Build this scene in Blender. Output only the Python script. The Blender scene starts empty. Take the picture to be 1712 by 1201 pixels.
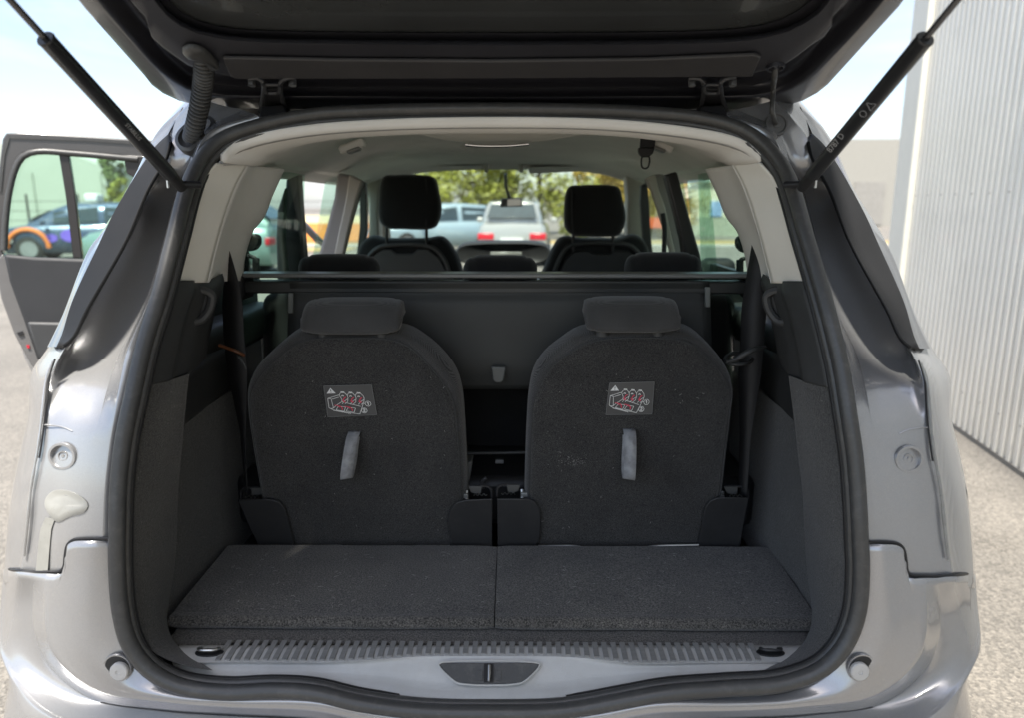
import bpy, bmesh, math, random
from mathutils import Vector, Matrix, noise

random.seed(7)
scene = bpy.context.scene
COL = scene.collection
R = math.radians

# ------------------------------------------------------------------ camera
CAM = Vector((0.055, -1.0, 1.37))
FPX = 1200.0
cam_data = bpy.data.cameras.new('camera')
cam = bpy.data.objects.new('camera', cam_data)
COL.objects.link(cam)
cam.location = CAM
cam.rotation_euler = (R(90 - 12.0), 0, R(0.57))
cam_data.sensor_fit = 'HORIZONTAL'
cam_data.sensor_width = 36.0
cam_data.lens = FPX / 1712.0 * 36.0
cam_data.clip_start = 0.02
cam_data.clip_end = 3000
cam_data.dof.use_dof = True
cam_data.dof.focus_distance = 1.35
cam_data.dof.aperture_fstop = 3.0
scene.camera = cam
CR = cam.rotation_euler.to_matrix()

# ------------------------------------------------------------------ world, sun, exposure
SUN_EL, SUN_AZ = R(65), R(-169)      # azimuth measured from +Y towards +X
world = bpy.data.worlds.new('World')
scene.world = world
world.use_nodes = True
nt = world.node_tree
nt.nodes.clear()
wo = nt.nodes.new('ShaderNodeOutputWorld')
bg = nt.nodes.new('ShaderNodeBackground')
sky = nt.nodes.new('ShaderNodeTexSky')
sky.sky_type = 'NISHITA'
sky.sun_disc = False
sky.sun_elevation = SUN_EL
sky.sun_rotation = SUN_AZ
sky.air_density = 1.0
sky.dust_density = 1.5
tc = nt.nodes.new('ShaderNodeTexCoord')
mp = nt.nodes.new('ShaderNodeMapping')
mp.inputs['Scale'].default_value = (1.0, 1.0, 3.2)
n1 = nt.nodes.new('ShaderNodeTexNoise')
n1.inputs['Scale'].default_value = 3.0
n1.inputs['Detail'].default_value = 7.0
n1.inputs['Roughness'].default_value = 0.55
n1.inputs['Distortion'].default_value = 0.6
cr = nt.nodes.new('ShaderNodeValToRGB')
cr.color_ramp.elements[0].position = 0.44
cr.color_ramp.elements[0].color = (0.12, 0.12, 0.12, 1)
cr.color_ramp.elements[1].position = 0.70
cr.color_ramp.elements[1].color = (0.85, 0.85, 0.85, 1)
mixc = nt.nodes.new('ShaderNodeMixRGB')
mixc.inputs['Color2'].default_value = (3.6, 3.65, 3.7, 1)
nt.links.new(tc.outputs['Generated'], mp.inputs['Vector'])
nt.links.new(mp.outputs['Vector'], n1.inputs['Vector'])
nt.links.new(n1.outputs['Fac'], cr.inputs['Fac'])
nt.links.new(cr.outputs['Color'], mixc.inputs['Fac'])
nt.links.new(sky.outputs['Color'], mixc.inputs['Color1'])
nt.links.new(mixc.outputs['Color'], bg.inputs['Color'])
bg.inputs['Strength'].default_value = 0.088
nt.links.new(bg.outputs['Background'], wo.inputs['Surface'])

sun_data = bpy.data.lights.new('sun', 'SUN')
sun_data.energy = 3.0
sun_data.angle = R(6.0)
sun_data.color = (1.0, 0.95, 0.86)
sun = bpy.data.objects.new('sun', sun_data)
COL.objects.link(sun)
sdir = Vector((math.sin(SUN_AZ) * math.cos(SUN_EL), math.cos(SUN_AZ) * math.cos(SUN_EL), math.sin(SUN_EL)))
sun.rotation_euler = (-sdir).to_track_quat('-Z', 'Y').to_euler()
sun.location = sdir * 30

scene.view_settings.view_transform = 'Standard'
scene.view_settings.look = 'None'
scene.view_settings.gamma = 1.0
scene.view_settings.use_curve_mapping = False
scene.view_settings.exposure = 1.8
scene.cycles.use_denoising = True
scene.cycles.max_bounces = 10
scene.cycles.transparent_max_bounces = 16
scene.cycles.caustics_reflective = False
scene.cycles.caustics_refractive = False
scene.cycles.sample_clamp_indirect = 8.0

# ------------------------------------------------------------------ measuring helpers: picture point + a real plane -> place in the world
def ray(px, py):
    return CR @ Vector(((px - 856.0) / FPX, -(py - 600.5) / FPX, -1.0))
def PY(px, py, Y):
    d = ray(px, py); t = (Y - CAM.y) / d.y
    return CAM + d * t
def PZ(px, py, Z):
    d = ray(px, py); t = (Z - CAM.z) / d.z
    return CAM + d * t
def PX(px, py, X):
    d = ray(px, py); t = (X - CAM.x) / d.x
    return CAM + d * t
def PP(px, py, p, n):
    d = ray(px, py); t = (p - CAM).dot(n) / d.dot(n)
    return CAM + d * t
_YA = [(0.0, 0.03), (0.30, -0.02), (0.55, 0.0), (0.7, 0.012), (0.9, 0.035), (1.05, 0.07), (1.2, 0.125), (1.35, 0.20), (1.5, 0.30), (1.62, 0.40), (2.0, 0.8)]
def Yap(z):
    if z <= _YA[0][0]: return _YA[0][1]
    for (a, b), (c, d) in zip(_YA, _YA[1:]):
        if z <= c:
            return b + (d - b) * (z - a) / (c - a)
    return _YA[-1][1]
def PF(px, py, off=0.0):
    Y = 0.1
    for _ in range(25):
        v = PY(px, py, Y)
        Y = 0.5 * Y + 0.5 * (Yap(v.z) + off)
    return PY(px, py, Y)

# ------------------------------------------------------------------ materials
MAT = {}
def nodes_of(name):
    m = bpy.data.materials.new(name); m.use_nodes = True
    t = m.node_tree
    return m, t, t.nodes['Principled BSDF']
def N(t, kind, **kw):
    n = t.nodes.new(kind)
    for k, v in kw.items():
        if k in n.inputs.keys(): n.inputs[k].default_value = v
        else: setattr(n, k, v)
    return n
def ramp(t, src, p0, c0, p1, c1):
    r = t.nodes.new('ShaderNodeValToRGB')
    e = r.color_ramp.elements
    e[0].position = p0; e[0].color = (*c0, 1) if len(c0) == 3 else c0
    e[1].position = p1; e[1].color = (*c1, 1) if len(c1) == 3 else c1
    t.links.new(src, r.inputs['Fac'])
    return r
def mat(name, col, rough=0.5, metal=0.0, coat=0.0, var=0.12, vscale=6.0, bump=0.0, bscale=400.0, spec=0.5, rvar=0.08, sheen=0.0, dust=0.0):
    """procedural surface: base colour with slow mottling, roughness variation, fine relief and optional pale dust"""
    if name in MAT: return MAT[name]
    m, t, p = nodes_of(name)
    L = t.links.new
    co = N(t, 'ShaderNodeTexCoord')
    nz = N(t, 'ShaderNodeTexNoise', Scale=vscale, Detail=6.0, Roughness=0.6)
    L(co.outputs['Object'], nz.inputs['Vector'])
    c0 = [max(0, c * (1 - var)) for c in col]; c1 = [min(1, c * (1 + var)) for c in col]
    cr_ = ramp(t, nz.outputs['Fac'], 0.3, c0, 0.7, c1)
    out = cr_.outputs['Color']
    if dust > 0:
        nd = N(t, 'ShaderNodeTexNoise', Scale=55.0, Detail=9.0, Roughness=0.75)
        L(co.outputs['Object'], nd.inputs['Vector'])
        rd = ramp(t, nd.outputs['Fac'], 0.5, (0, 0, 0), 0.75, (dust, dust, dust))
        mx = N(t, 'ShaderNodeMixRGB'); mx.inputs['Color2'].default_value = (0.42, 0.40, 0.36, 1)
        L(rd.outputs['Color'], mx.inputs['Fac']); L(out, mx.inputs['Color1'])
        out = mx.outputs['Color']
    L(out, p.inputs['Base Color'])
    rr = N(t, 'ShaderNodeMapRange'); rr.inputs['To Min'].default_value = max(0.02, rough - rvar); rr.inputs['To Max'].default_value = min(1, rough + rvar)
    n2 = N(t, 'ShaderNodeTexNoise', Scale=vscale * 4, Detail=5.0)
    L(co.outputs['Object'], n2.inputs['Vector']); L(n2.outputs['Fac'], rr.inputs['Value']); L(rr.outputs['Result'], p.inputs['Roughness'])
    p.inputs['Metallic'].default_value = metal
    p.inputs['Specular IOR Level'].default_value = spec
    p.inputs['Coat Weight'].default_value = coat
    p.inputs['Coat Roughness'].default_value = 0.04
    if sheen: p.inputs['Sheen Weight'].default_value = sheen
    if bump > 0:
        nb = N(t, 'ShaderNodeTexNoise', Scale=bscale, Detail=3.0)
        L(co.outputs['Object'], nb.inputs['Vector'])
        b = N(t, 'ShaderNodeBump', Strength=bump, Distance=0.002)
        L(nb.outputs['Fac'], b.inputs['Height']); L(b.outputs['Normal'], p.inputs['Normal'])
    MAT[name] = m
    return m
def carpet(name, col, fleck, scale=340.0, lint=0.6):
    if name in MAT: return MAT[name]
    m, t, p = nodes_of(name); L = t.links.new
    co = N(t, 'ShaderNodeTexCoord')
    a = N(t, 'ShaderNodeTexNoise', Scale=scale, Detail=4.0, Roughness=0.7)
    L(co.outputs['Object'], a.inputs['Vector'])
    r1 = ramp(t, a.outputs['Fac'], 0.38, col, 0.72, fleck)
    b = N(t, 'ShaderNodeTexNoise', Scale=9.0, Detail=6.0, Roughness=0.6)
    L(co.outputs['Object'], b.inputs['Vector'])
    r2 = ramp(t, b.outputs['Fac'], 0.3, (0.72, 0.72, 0.72), 0.7, (1.2, 1.19, 1.17))
    mu = N(t, 'ShaderNodeMixRGB', blend_type='MULTIPLY'); mu.inputs['Fac'].default_value = 1
    L(r1.outputs['Color'], mu.inputs['Color1']); L(r2.outputs['Color'], mu.inputs['Color2'])
    # lint specks
    v = N(t, 'ShaderNodeTexVoronoi', Scale=70.0); L(co.outputs['Object'], v.inputs['Vector'])
    c = N(t, 'ShaderNodeTexNoise', Scale=25.0, Detail=2.0); L(co.outputs['Object'], c.inputs['Vector'])
    rv = ramp(t, v.outputs['Distance'], 0.06, (lint, lint, lint), 0.11, (0, 0, 0))
    rc = ramp(t, c.outputs['Fac'], 0.56, (0, 0, 0), 0.60, (1, 1, 1))
    m2 = N(t, 'ShaderNodeMixRGB', blend_type='MULTIPLY'); m2.inputs['Fac'].default_value = 1
    L(rv.outputs['Color'], m2.inputs['Color1']); L(rc.outputs['Color'], m2.inputs['Color2'])
    mx = N(t, 'ShaderNodeMixRGB'); mx.inputs['Color2'].default_value = (0.33, 0.32, 0.30, 1)
    L(m2.outputs['Color'], mx.inputs['Fac']); L(mu.outputs['Color'], mx.inputs['Color1'])
    L(mx.outputs['Color'], p.inputs['Base Color'])
    p.inputs['Roughness'].default_value = 0.95
    p.inputs['Specular IOR Level'].default_value = 0.15
    p.inputs['Sheen Weight'].default_value = 0.25
    p.inputs['Sheen Roughness'].default_value = 0.6
    bu = N(t, 'ShaderNodeBump', Strength=0.75, Distance=0.0025)
    L(a.outputs['Fac'], bu.inputs['Height']); L(bu.outputs['Normal'], p.inputs['Normal'])
    MAT[name] = m
    return m
def weave(name, col, hi, scale=260.0):
    if name in MAT: return MAT[name]
    m, t, p = nodes_of(name); L = t.links.new
    co = N(t, 'ShaderNodeTexCoord')
    outs = []
    for rz in (0.6, -0.6):
        mpp = N(t, 'ShaderNodeMapping'); mpp.inputs['Rotation'].default_value = (0, rz, 0.3 * rz)
        L(co.outputs['Object'], mpp.inputs['Vector'])
        w = N(t, 'ShaderNodeTexWave', Scale=scale, Distortion=0.6)
        w.inputs['Detail'].default_value = 1.0
        L(mpp.outputs['Vector'], w.inputs['Vector']); outs.append(w.outputs['Fac'])
    mm = N(t, 'ShaderNodeMath', operation='MULTIPLY'); L(outs[0], mm.inputs[0]); L(outs[1], mm.inputs[1])
    a = N(t, 'ShaderNodeTexNoise', Scale=14.0, Detail=5.0); L(co.outputs['Object'], a.inputs['Vector'])
    r1 = ramp(t, mm.outputs[0], 0.05, col, 0.8, hi)
    r2 = ramp(t, a.outputs['Fac'], 0.3, (0.8, 0.8, 0.8), 0.7, (1.15, 1.15, 1.15))
    mu = N(t, 'ShaderNodeMixRGB', blend_type='MULTIPLY'); mu.inputs['Fac'].default_value = 1
    L(r1.outputs['Color'], mu.inputs['Color1']); L(r2.outputs['Color'], mu.inputs['Color2'])
    L(mu.outputs['Color'], p.inputs['Base Color'])
    p.inputs['Roughness'].default_value = 0.85; p.inputs['Specular IOR Level'].default_value = 0.2
    p.inputs['Sheen Weight'].default_value = 0.3
    bu = N(t, 'ShaderNodeBump', Strength=0.5, Distance=0.001)
    L(mm.outputs[0], bu.inputs['Height']); L(bu.outputs['Normal'], p.inputs['Normal'])
    MAT[name] = m
    return m
def car_paint(name, col, metal=0.55, flake=True, rough=0.27):
    if name in MAT: return MAT[name]
    m, t, p = nodes_of(name); L = t.links.new
    co = N(t, 'ShaderNodeTexCoord')
    a = N(t, 'ShaderNodeTexNoise', Scale=2200.0, Detail=1.0); L(co.outputs['Object'], a.inputs['Vector'])
    r = ramp(t, a.outputs['Fac'], 0.3, [c * 0.82 for c in col], 0.7, [c * 1.2 for c in col])
    d = N(t, 'ShaderNodeTexNoise', Scale=9.0, Detail=8.0, Roughness=0.7); L(co.outputs['Object'], d.inputs['Vector'])
    rd = ramp(t, d.outputs['Fac'], 0.45, (0, 0, 0), 0.8, (0.35, 0.35, 0.35))
    mx = N(t, 'ShaderNodeMixRGB'); mx.inputs['Color2'].default_value = (0.36, 0.34, 0.31, 1)
    L(rd.outputs['Color'], mx.inputs['Fac']); L(r.outputs['Color'], mx.inputs['Color1'])
    # fine dried dust and water spotting
    f1 = N(t, 'ShaderNodeTexNoise', Scale=230.0, Detail=3.0, Roughness=0.8); L(co.outputs['Object'], f1.inputs['Vector'])
    f2 = N(t, 'ShaderNodeTexVoronoi', Scale=85.0); L(co.outputs['Object'], f2.inputs['Vector'])
    q1_ = ramp(t, f1.outputs['Fac'], 0.55, (0, 0, 0), 0.72, (0.30, 0.30, 0.30))
    q2_ = ramp(t, f2.outputs['Distance'], 0.10, (0.35, 0.35, 0.35), 0.16, (0, 0, 0))
    q3_ = ramp(t, d.outputs['Fac'], 0.42, (0, 0, 0), 0.62, (1, 1, 1))
    ad = N(t, 'ShaderNodeMixRGB', blend_type='ADD'); ad.inputs['Fac'].default_value = 1
    L(q1_.outputs['Color'], ad.inputs['Color1']); L(q2_.outputs['Color'], ad.inputs['Color2'])
    mu_ = N(t, 'ShaderNodeMixRGB', blend_type='MULTIPLY'); mu_.inputs['Fac'].default_value = 1
    L(ad.outputs['Color'], mu_.inputs['Color1']); L(q3_.outputs['Color'], mu_.inputs['Color2'])
    mx2 = N(t, 'ShaderNodeMixRGB'); mx2.inputs['Color2'].default_value = (0.50, 0.48, 0.44, 1)
    L(mu_.outputs['Color'], mx2.inputs['Fac']); L(mx.outputs['Color'], mx2.inputs['Color1'])
    L(mx2.outputs['Color'], p.inputs['Base Color'])
    p.inputs['Metallic'].default_value = metal
    p.inputs['Roughness'].default_value = rough
    p.inputs['Coat Weight'].default_value = 1.0
    rr = N(t, 'ShaderNodeMapRange'); rr.inputs['To Min'].default_value = 0.01; rr.inputs['To Max'].default_value = 0.08
    L(d.outputs['Fac'], rr.inputs['Value']); L(rr.outputs['Result'], p.inputs['Coat Roughness'])
    bn = N(t, 'ShaderNodeTexNoise', Scale=7.0, Detail=2.0); L(co.outputs['Object'], bn.inputs['Vector'])
    bu = N(t, 'ShaderNodeBump', Strength=0.04, Distance=0.01)
    L(bn.outputs['Fac'], bu.inputs['Height']); L(bu.outputs['Normal'], p.inputs['Coat Normal'])
    MAT[name] = m
    return m
def glass(name, tint=(0.86, 0.93, 0.90), dark=1.0, rough=0.02):
    if name in MAT: return MAT[name]
    m = bpy.data.materials.new(name); m.use_nodes = True
    t = m.node_tree; t.nodes.clear(); L = t.links.new
    o = N(t, 'ShaderNodeOutputMaterial')
    tr = N(t, 'ShaderNodeBsdfTransparent'); tr.inputs['Color'].default_value = (*[c * dark for c in tint], 1)
    gl = N(t, 'ShaderNodeBsdfGlossy'); gl.inputs['Roughness'].default_value = rough
    lw_ = N(t, 'ShaderNodeLayerWeight'); lw_.inputs['Blend'].default_value = 0.5
    pw_ = N(t, 'ShaderNodeMath', operation='POWER'); pw_.inputs[1].default_value = 5.0
    L(lw_.outputs['Facing'], pw_.inputs[0])
    fr = N(t, 'ShaderNodeMath', operation='MULTIPLY_ADD'); fr.inputs[1].default_value = 0.6; fr.inputs[2].default_value = 0.03
    L(pw_.outputs[0], fr.inputs[0])
    co = N(t, 'ShaderNodeTexCoord'); nz = N(t, 'ShaderNodeTexNoise', Scale=5.0, Detail=4.0); L(co.outputs['Object'], nz.inputs['Vector'])
    mr = N(t, 'ShaderNodeMapRange'); mr.inputs['To Min'].default_value = rough; mr.inputs['To Max'].default_value = rough + 0.05
    L(nz.outputs['Fac'], mr.inputs['Value']); L(mr.outputs['Result'], gl.inputs['Roughness'])
    mx = N(t, 'ShaderNodeMixShader')
    L(fr.outputs[0], mx.inputs['Fac']); L(tr.outputs[0], mx.inputs[1]); L(gl.outputs[0], mx.inputs[2]); L(mx.outputs[0], o.inputs['Surface'])
    MAT[name] = m
    return m

PAINT = car_paint('grey_metallic_paint', (0.37, 0.372, 0.38), metal=0.55)
RUBBER = mat('black_rubber_seal', (0.055, 0.055, 0.054), 0.38, spec=0.5, bump=0.05, bscale=120, dust=0.10)
GLOSSBLACK = mat('gloss_black_trim', (0.018, 0.0185, 0.020), 0.5, spec=0.15)
PLASTIC = mat('black_grained_plastic', (0.038, 0.039, 0.039), 0.52, bump=0.25, bscale=900, dust=0.02)
PLASTIC_D = mat('dark_plastic', (0.014, 0.014, 0.015), 0.5, bump=0.1, bscale=700)
GREYPL = mat('grey_sill_plastic', (0.50, 0.50, 0.49), 0.5, bump=0.3, bscale=1000, dust=0.35)
RIBPL = mat('worn_rib_plastic', (0.23, 0.23, 0.226), 0.6, bump=0.3, bscale=1000, dust=0.6)
BEIGE = mat('beige_pillar_plastic', (0.82, 0.79, 0.71), 0.6, var=0.04, bump=0.15, bscale=900)
LINER = mat('grey_headliner_felt', (0.80, 0.78, 0.73), 0.95, var=0.05, bump=0.3, bscale=1100, spec=0.1)
CARPET = carpet('boot_carpet', (0.014, 0.0135, 0.013), (0.235, 0.218, 0.195))
CARPET_W = carpet('side_carpet', (0.007, 0.007, 0.007), (0.115, 0.113, 0.108), scale=380)
SEATBACK = carpet('seatback_carpet', (0.005, 0.005, 0.0049), (0.09, 0.087, 0.083), scale=520, lint=0.25)
FABRIC = weave('woven_seat_fabric', (0.020, 0.020, 0.020), (0.16, 0.158, 0.155))
FABRIC_D = weave('dark_seat_fabric', (0.010, 0.010, 0.0105), (0.035, 0.035, 0.035))
METAL = mat('bare_steel', (0.6, 0.6, 0.58), 0.3, metal=1.0)
DKMETAL = mat('black_painted_steel', (0.025, 0.025, 0.027), 0.38, bump=0.05, bscale=200)
STRUT = mat('gas_strut_black', (0.022, 0.023, 0.025), 0.33, dust=0.02)
WEBBING = mat('seat_belt_webbing', (0.012, 0.012, 0.013), 0.6, bump=0.3, bscale=700)
STRAPGREY = mat('grey_strap_webbing', (0.30, 0.305, 0.315), 0.8, bump=0.6, bscale=1100, var=0.3, vscale=60)
LABELMAT = mat('label_black', (0.075, 0.075, 0.074), 0.5)
WHITE = mat('white_print', (0.78, 0.78, 0.76), 0.6, var=0.03)
PINK = mat('red_print', (0.75, 0.06, 0.12), 0.6, var=0.03)
SEALER = mat('seam_sealer', (0.27, 0.268, 0.25), 0.3, var=0.1, vscale=40)
WHITERUB = mat('white_buffer_rubber', (0.50, 0.49, 0.47), 0.6, var=0.08, vscale=30)
COVERMAT = mat('cargo_cover_vinyl', (0.036, 0.038, 0.036), 0.6, bump=0.2, bscale=800, var=0.2, vscale=9)
TAILTRIM = mat('tailgate_trim_plastic', (0.030, 0.030, 0.036), 0.5, bump=0.2, bscale=800)
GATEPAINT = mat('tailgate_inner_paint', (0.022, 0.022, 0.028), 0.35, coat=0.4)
CLEAR = glass('tinted_side_glass', (0.80, 0.93, 0.87))
WSCREEN = glass('windscreen_glass', (0.90, 0.95, 0.92))
PRIVACY = mat('dark_privacy_glass', (0.05, 0.053, 0.054), 0.25, coat=0.5, var=0.25, vscale=3)  # opaque pane: sky light coming through it is put into the base colour

# ------------------------------------------------------------------ mesh helpers
CARLOC = Vector((0, 2.3, 0))
def mesh_obj(name, verts, faces, m, parent=None, smooth=True, angle=35, mats=None, idx=None):
    me = bpy.data.meshes.new(name)
    me.from_pydata([tuple(v) for v in verts], [], faces)
    me.validate(verbose=False)
    bm = bmesh.new(); bm.from_mesh(me)
    bmesh.ops.recalc_face_normals(bm, faces=bm.faces)
    bm.to_mesh(me); bm.free()
    if mats:
        for k in mats: me.materials.append(k)
        if idx and len(idx) == len(me.polygons):
            me.polygons.foreach_set('material_index', idx)
    else:
        me.materials.append(m)
    if smooth:
        me.polygons.foreach_set('use_smooth', [True] * len(me.polygons))
        me.set_sharp_from_angle(angle=R(angle))
    me.update()
    o = bpy.data.objects.new(name, me)
    COL.objects.link(o)
    if parent is not None: adopt(o, parent)
    return o
def world_loc(o):
    v = Vector((0, 0, 0))
    while o is not None:
        v = v + o.location; o = o.parent
    return v
def adopt(o, parent):
    o.parent = parent
    o.location = o.location - world_loc(parent)
def empty(name, loc, label=None, cat=None, group=None):
    o = bpy.data.objects.new(name, None); COL.objects.link(o)
    o.location = loc; o.empty_display_size = 0.2
    tag(o, label, cat, group)
    return o
def tag(o, label=None, cat=None, group=None, kind=None):
    if label: o['label'] = label
    if cat: o['category'] = cat
    if group: o['group'] = group
    if kind: o['kind'] = kind
    return o
def V(*a): return Vector(a)
def catmull(pts, n, closed=False):
    """n points evenly spread by arc length along a Catmull-Rom curve through pts"""
    P = [Vector(p) for p in pts]
    if len(P) == 2 and not closed:
        return [P[0].lerp(P[1], i / (n - 1)) for i in range(n)]
    k = len(P)
    dense = []
    segs = k if closed else k - 1
    S = 14
    for i in range(segs):
        if closed:
            p0, p1, p2, p3 = P[(i - 1) % k], P[i], P[(i + 1) % k], P[(i + 2) % k]
        else:
            p1, p2 = P[i], P[i + 1]
            p0 = P[i - 1] if i > 0 else p1 * 2 - p2
            p3 = P[i + 2] if i + 2 < k else p2 * 2 - p1
        # centripetal
        t0 = 0.0
        t1 = t0 + max(1e-6, (p1 - p0).length) ** 0.5
        t2 = t1 + max(1e-6, (p2 - p1).length) ** 0.5
        t3 = t2 + max(1e-6, (p3 - p2).length) ** 0.5
        for s in range(S):
            t = t1 + (t2 - t1) * s / S
            A1 = p0 * ((t1 - t) / (t1 - t0)) + p1 * ((t - t0) / (t1 - t0))
            A2 = p1 * ((t2 - t) / (t2 - t1)) + p2 * ((t - t1) / (t2 - t1))
            A3 = p2 * ((t3 - t) / (t3 - t2)) + p3 * ((t - t2) / (t3 - t2))
            B1 = A1 * ((t2 - t) / (t2 - t0)) + A2 * ((t - t0) / (t2 - t0))
            B2 = A2 * ((t3 - t) / (t3 - t1)) + A3 * ((t - t1) / (t3 - t1))
            dense.append(B1 * ((t2 - t) / (t2 - t1)) + B2 * ((t - t1) / (t2 - t1)))
    dense.append(P[0] if closed else P[-1])
    return even(dense, n, closed)
def even(pts, n, closed=False):
    """resample a polyline; closed=True: pts end with a repeat of the first point and n distinct points come back"""
    acc = [0.0]
    for a, b in zip(pts, pts[1:]): acc.append(acc[-1] + (b - a).length)
    tot = acc[-1]; out = []; j = 0
    for i in range(n):
        s = tot * i / (n if closed else (n - 1))
        while j < len(acc) - 2 and acc[j + 1] < s: j += 1
        d = acc[j + 1] - acc[j]
        out.append(pts[j].lerp(pts[j + 1], 0 if d < 1e-9 else min(1, (s - acc[j]) / d)))
    return out
def grid_faces(nr, nc, closed=False):
    f = []
    for i in range(nr - 1):
        for j in range(nc - (0 if closed else 1)):
            a = i * nc + j; b = i * nc + (j + 1) % nc
            f.append((a, b, b + nc, a + nc))
    return f
def mir(vs): return [Vector((-v.x, v.y, v.z)) for v in vs]
def solid(o, th, off=-1.0):
    md = o.modifiers.new('thickness', 'SOLIDIFY'); md.thickness = th; md.offset = off
    md.use_even_offset = False
    return o
def bevel(o, w, seg=2, ang=40):
    md = o.modifiers.new('bevel', 'BEVEL'); md.width = w; md.segments = seg; md.limit_method = 'ANGLE'; md.angle_limit = R(ang)
    return o
def loft(name, curves, m, parent, n=40, th=0.0, closed=False, across=0, smooth_across=True, angle=50, mirror=False, curved=True):
    """surface through a family of curves; `across` extra steps between neighbours"""
    cs = [catmull(c, n, closed) if curved else even(list(map(Vector, c)), n, closed) for c in curves]
    if across:
        if smooth_across and len(cs) > 2:
            K = (len(cs) - 1) * (across + 1) + 1
            cols = []
            for j in range(n):
                P = [c[j] for c in cs]
                col = []
                for i in range(len(P) - 1):
                    p1, p2 = P[i], P[i + 1]
                    p0 = P[i - 1] if i else p1 * 2 - p2
                    p3 = P[i + 2] if i + 2 < len(P) else p2 * 2 - p1
                    for s in range(across + 1):
                        t = s / (across + 1)
                        m1 = (p2 - p0) * 0.5; m2 = (p3 - p1) * 0.5
                        # keep tangents no longer than the span so that uneven spacing does not overshoot
                        L_ = (p2 - p1).length
                        if m1.length > L_: m1 = m1 * (L_ / m1.length)
                        if m2.length > L_: m2 = m2 * (L_ / m2.length)
                        col.append(p1 * (2 * t ** 3 - 3 * t * t + 1) + m1 * (t ** 3 - 2 * t * t + t) + p2 * (-2 * t ** 3 + 3 * t * t) + m2 * (t ** 3 - t * t))
                col.append(P[-1]); cols.append(col)
            cs = [[cols[j][i] for j in range(n)] for i in range(K)]
        else:
            o_ = []
            for a, b in zip(cs, cs[1:]):
                for s in range(across + 1):
                    t = s / (across + 1)
                    o_.append([x.lerp(y, t) for x, y in zip(a, b)])
            o_.append(cs[-1]); cs = o_
    vs = [v for c in cs for v in c]
    fs = grid_faces(len(cs), n, closed)
    outs = []
    for k in ((0, 1) if mirror else (0,)):
        o = mesh_obj(name, mir(vs) if k else vs, fs, m, parent, angle=angle)
        if th: solid(o, th, 0.0)
        outs.append(o)
    return outs if mirror else outs[0]
def tube_data(path, rad, seg=10, closed=False, cap=True):
    """verts, faces of a tube; rad number or list"""
    P = [Vector(p) for p in path]; k = len(P)
    vs, fs = [], []
    up = None
    for i, p in enumerate(P):
        a = P[(i - 1) % k] if (closed or i > 0) else p
        b = P[(i + 1) % k] if (closed or i < k - 1) else p
        d = (b - a).normalized()
        if up is None:
            up = Vector((0, 0, 1)) if abs(d.z) < 0.9 else Vector((1, 0, 0))
        x = up - d * up.dot(d)
        if x.length < 1e-5: x = d.orthogonal()
        x.normalize(); up = x; y = d.cross(x)
        r = rad[i] if isinstance(rad, (list, tuple)) else rad
        for s in range(seg):
            t = 2 * math.pi * s / seg
            vs.append(p + x * (math.cos(t) * r) + y * (math.sin(t) * r))
    for i in range(k if closed else k - 1):
        for s in range(seg):
            a = i * seg + s; b = i * seg + (s + 1) % seg
            c = ((i + 1) % k) * seg
            fs.append((a, b, c + (s + 1) % seg, c + s))
    if cap and not closed:
        fs.append(tuple(range(seg))[::-1]); fs.append(tuple((k - 1) * seg + s for s in range(seg)))
    return vs, fs
def tube(name, path, rad, m, parent, seg=10, closed=False, mirror=False):
    vs, fs = tube_data(path, rad, seg, closed)
    o = mesh_obj(name, vs, fs, m, parent, angle=50)
    if mirror:
        return [o, mesh_obj(name, mir(vs), fs, m, parent, angle=50)]
    return o
def box_data(c, s, rot=None):
    c = Vector(c); vs = []
    for x in (-.5, .5):
        for y in (-.5, .5):
            for z in (-.5, .5):
                v = Vector((x * s[0], y * s[1], z * s[2]))
                vs.append(c + (rot @ v if rot else v))
    return vs, [(0, 1, 3, 2), (4, 6, 7, 5), (0, 4, 5, 1), (2, 3, 7, 6), (0, 2, 6, 4), (1, 5, 7, 3)]
def box(name, c, s, m, parent, bev=0.0, rot=None, seg=2):
    vs, fs = box_data(c, s, rot)
    o = mesh_obj(name, vs, fs, m, parent, smooth=bev > 0)
    if bev: bevel(o, bev, seg)
    return o
def join_data(parts):
    vs, fs = [], []
    for v, f in parts:
        b = len(vs); vs += list(v); fs += [tuple(i + b for i in q) for q in f]
    return vs, fs
def prism(name, poly, vec, m, parent, bev=0.0, seg=2, mirror=False, smooth=True):
    """closed outline (3D points) pushed along vec"""
    k = len(poly); vec = Vector(vec)
    vs = [Vector(p) for p in poly] + [Vector(p) + vec for p in poly]
    fs = [tuple(range(k)), tuple(range(2 * k - 1, k - 1, -1))] + [(i, (i + 1) % k, k + (i + 1) % k, k + i) for i in range(k)]
    o = mesh_obj(name, vs, fs, m, parent, smooth=smooth, angle=30)
    if bev: bevel(o, bev, seg, 30)
    if mirror:
        o2 = mesh_obj(name, mir(vs), fs, m, parent, smooth=smooth, angle=30)
        if bev: bevel(o2, bev, seg, 30)
        return [o, o2]
    return o
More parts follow.
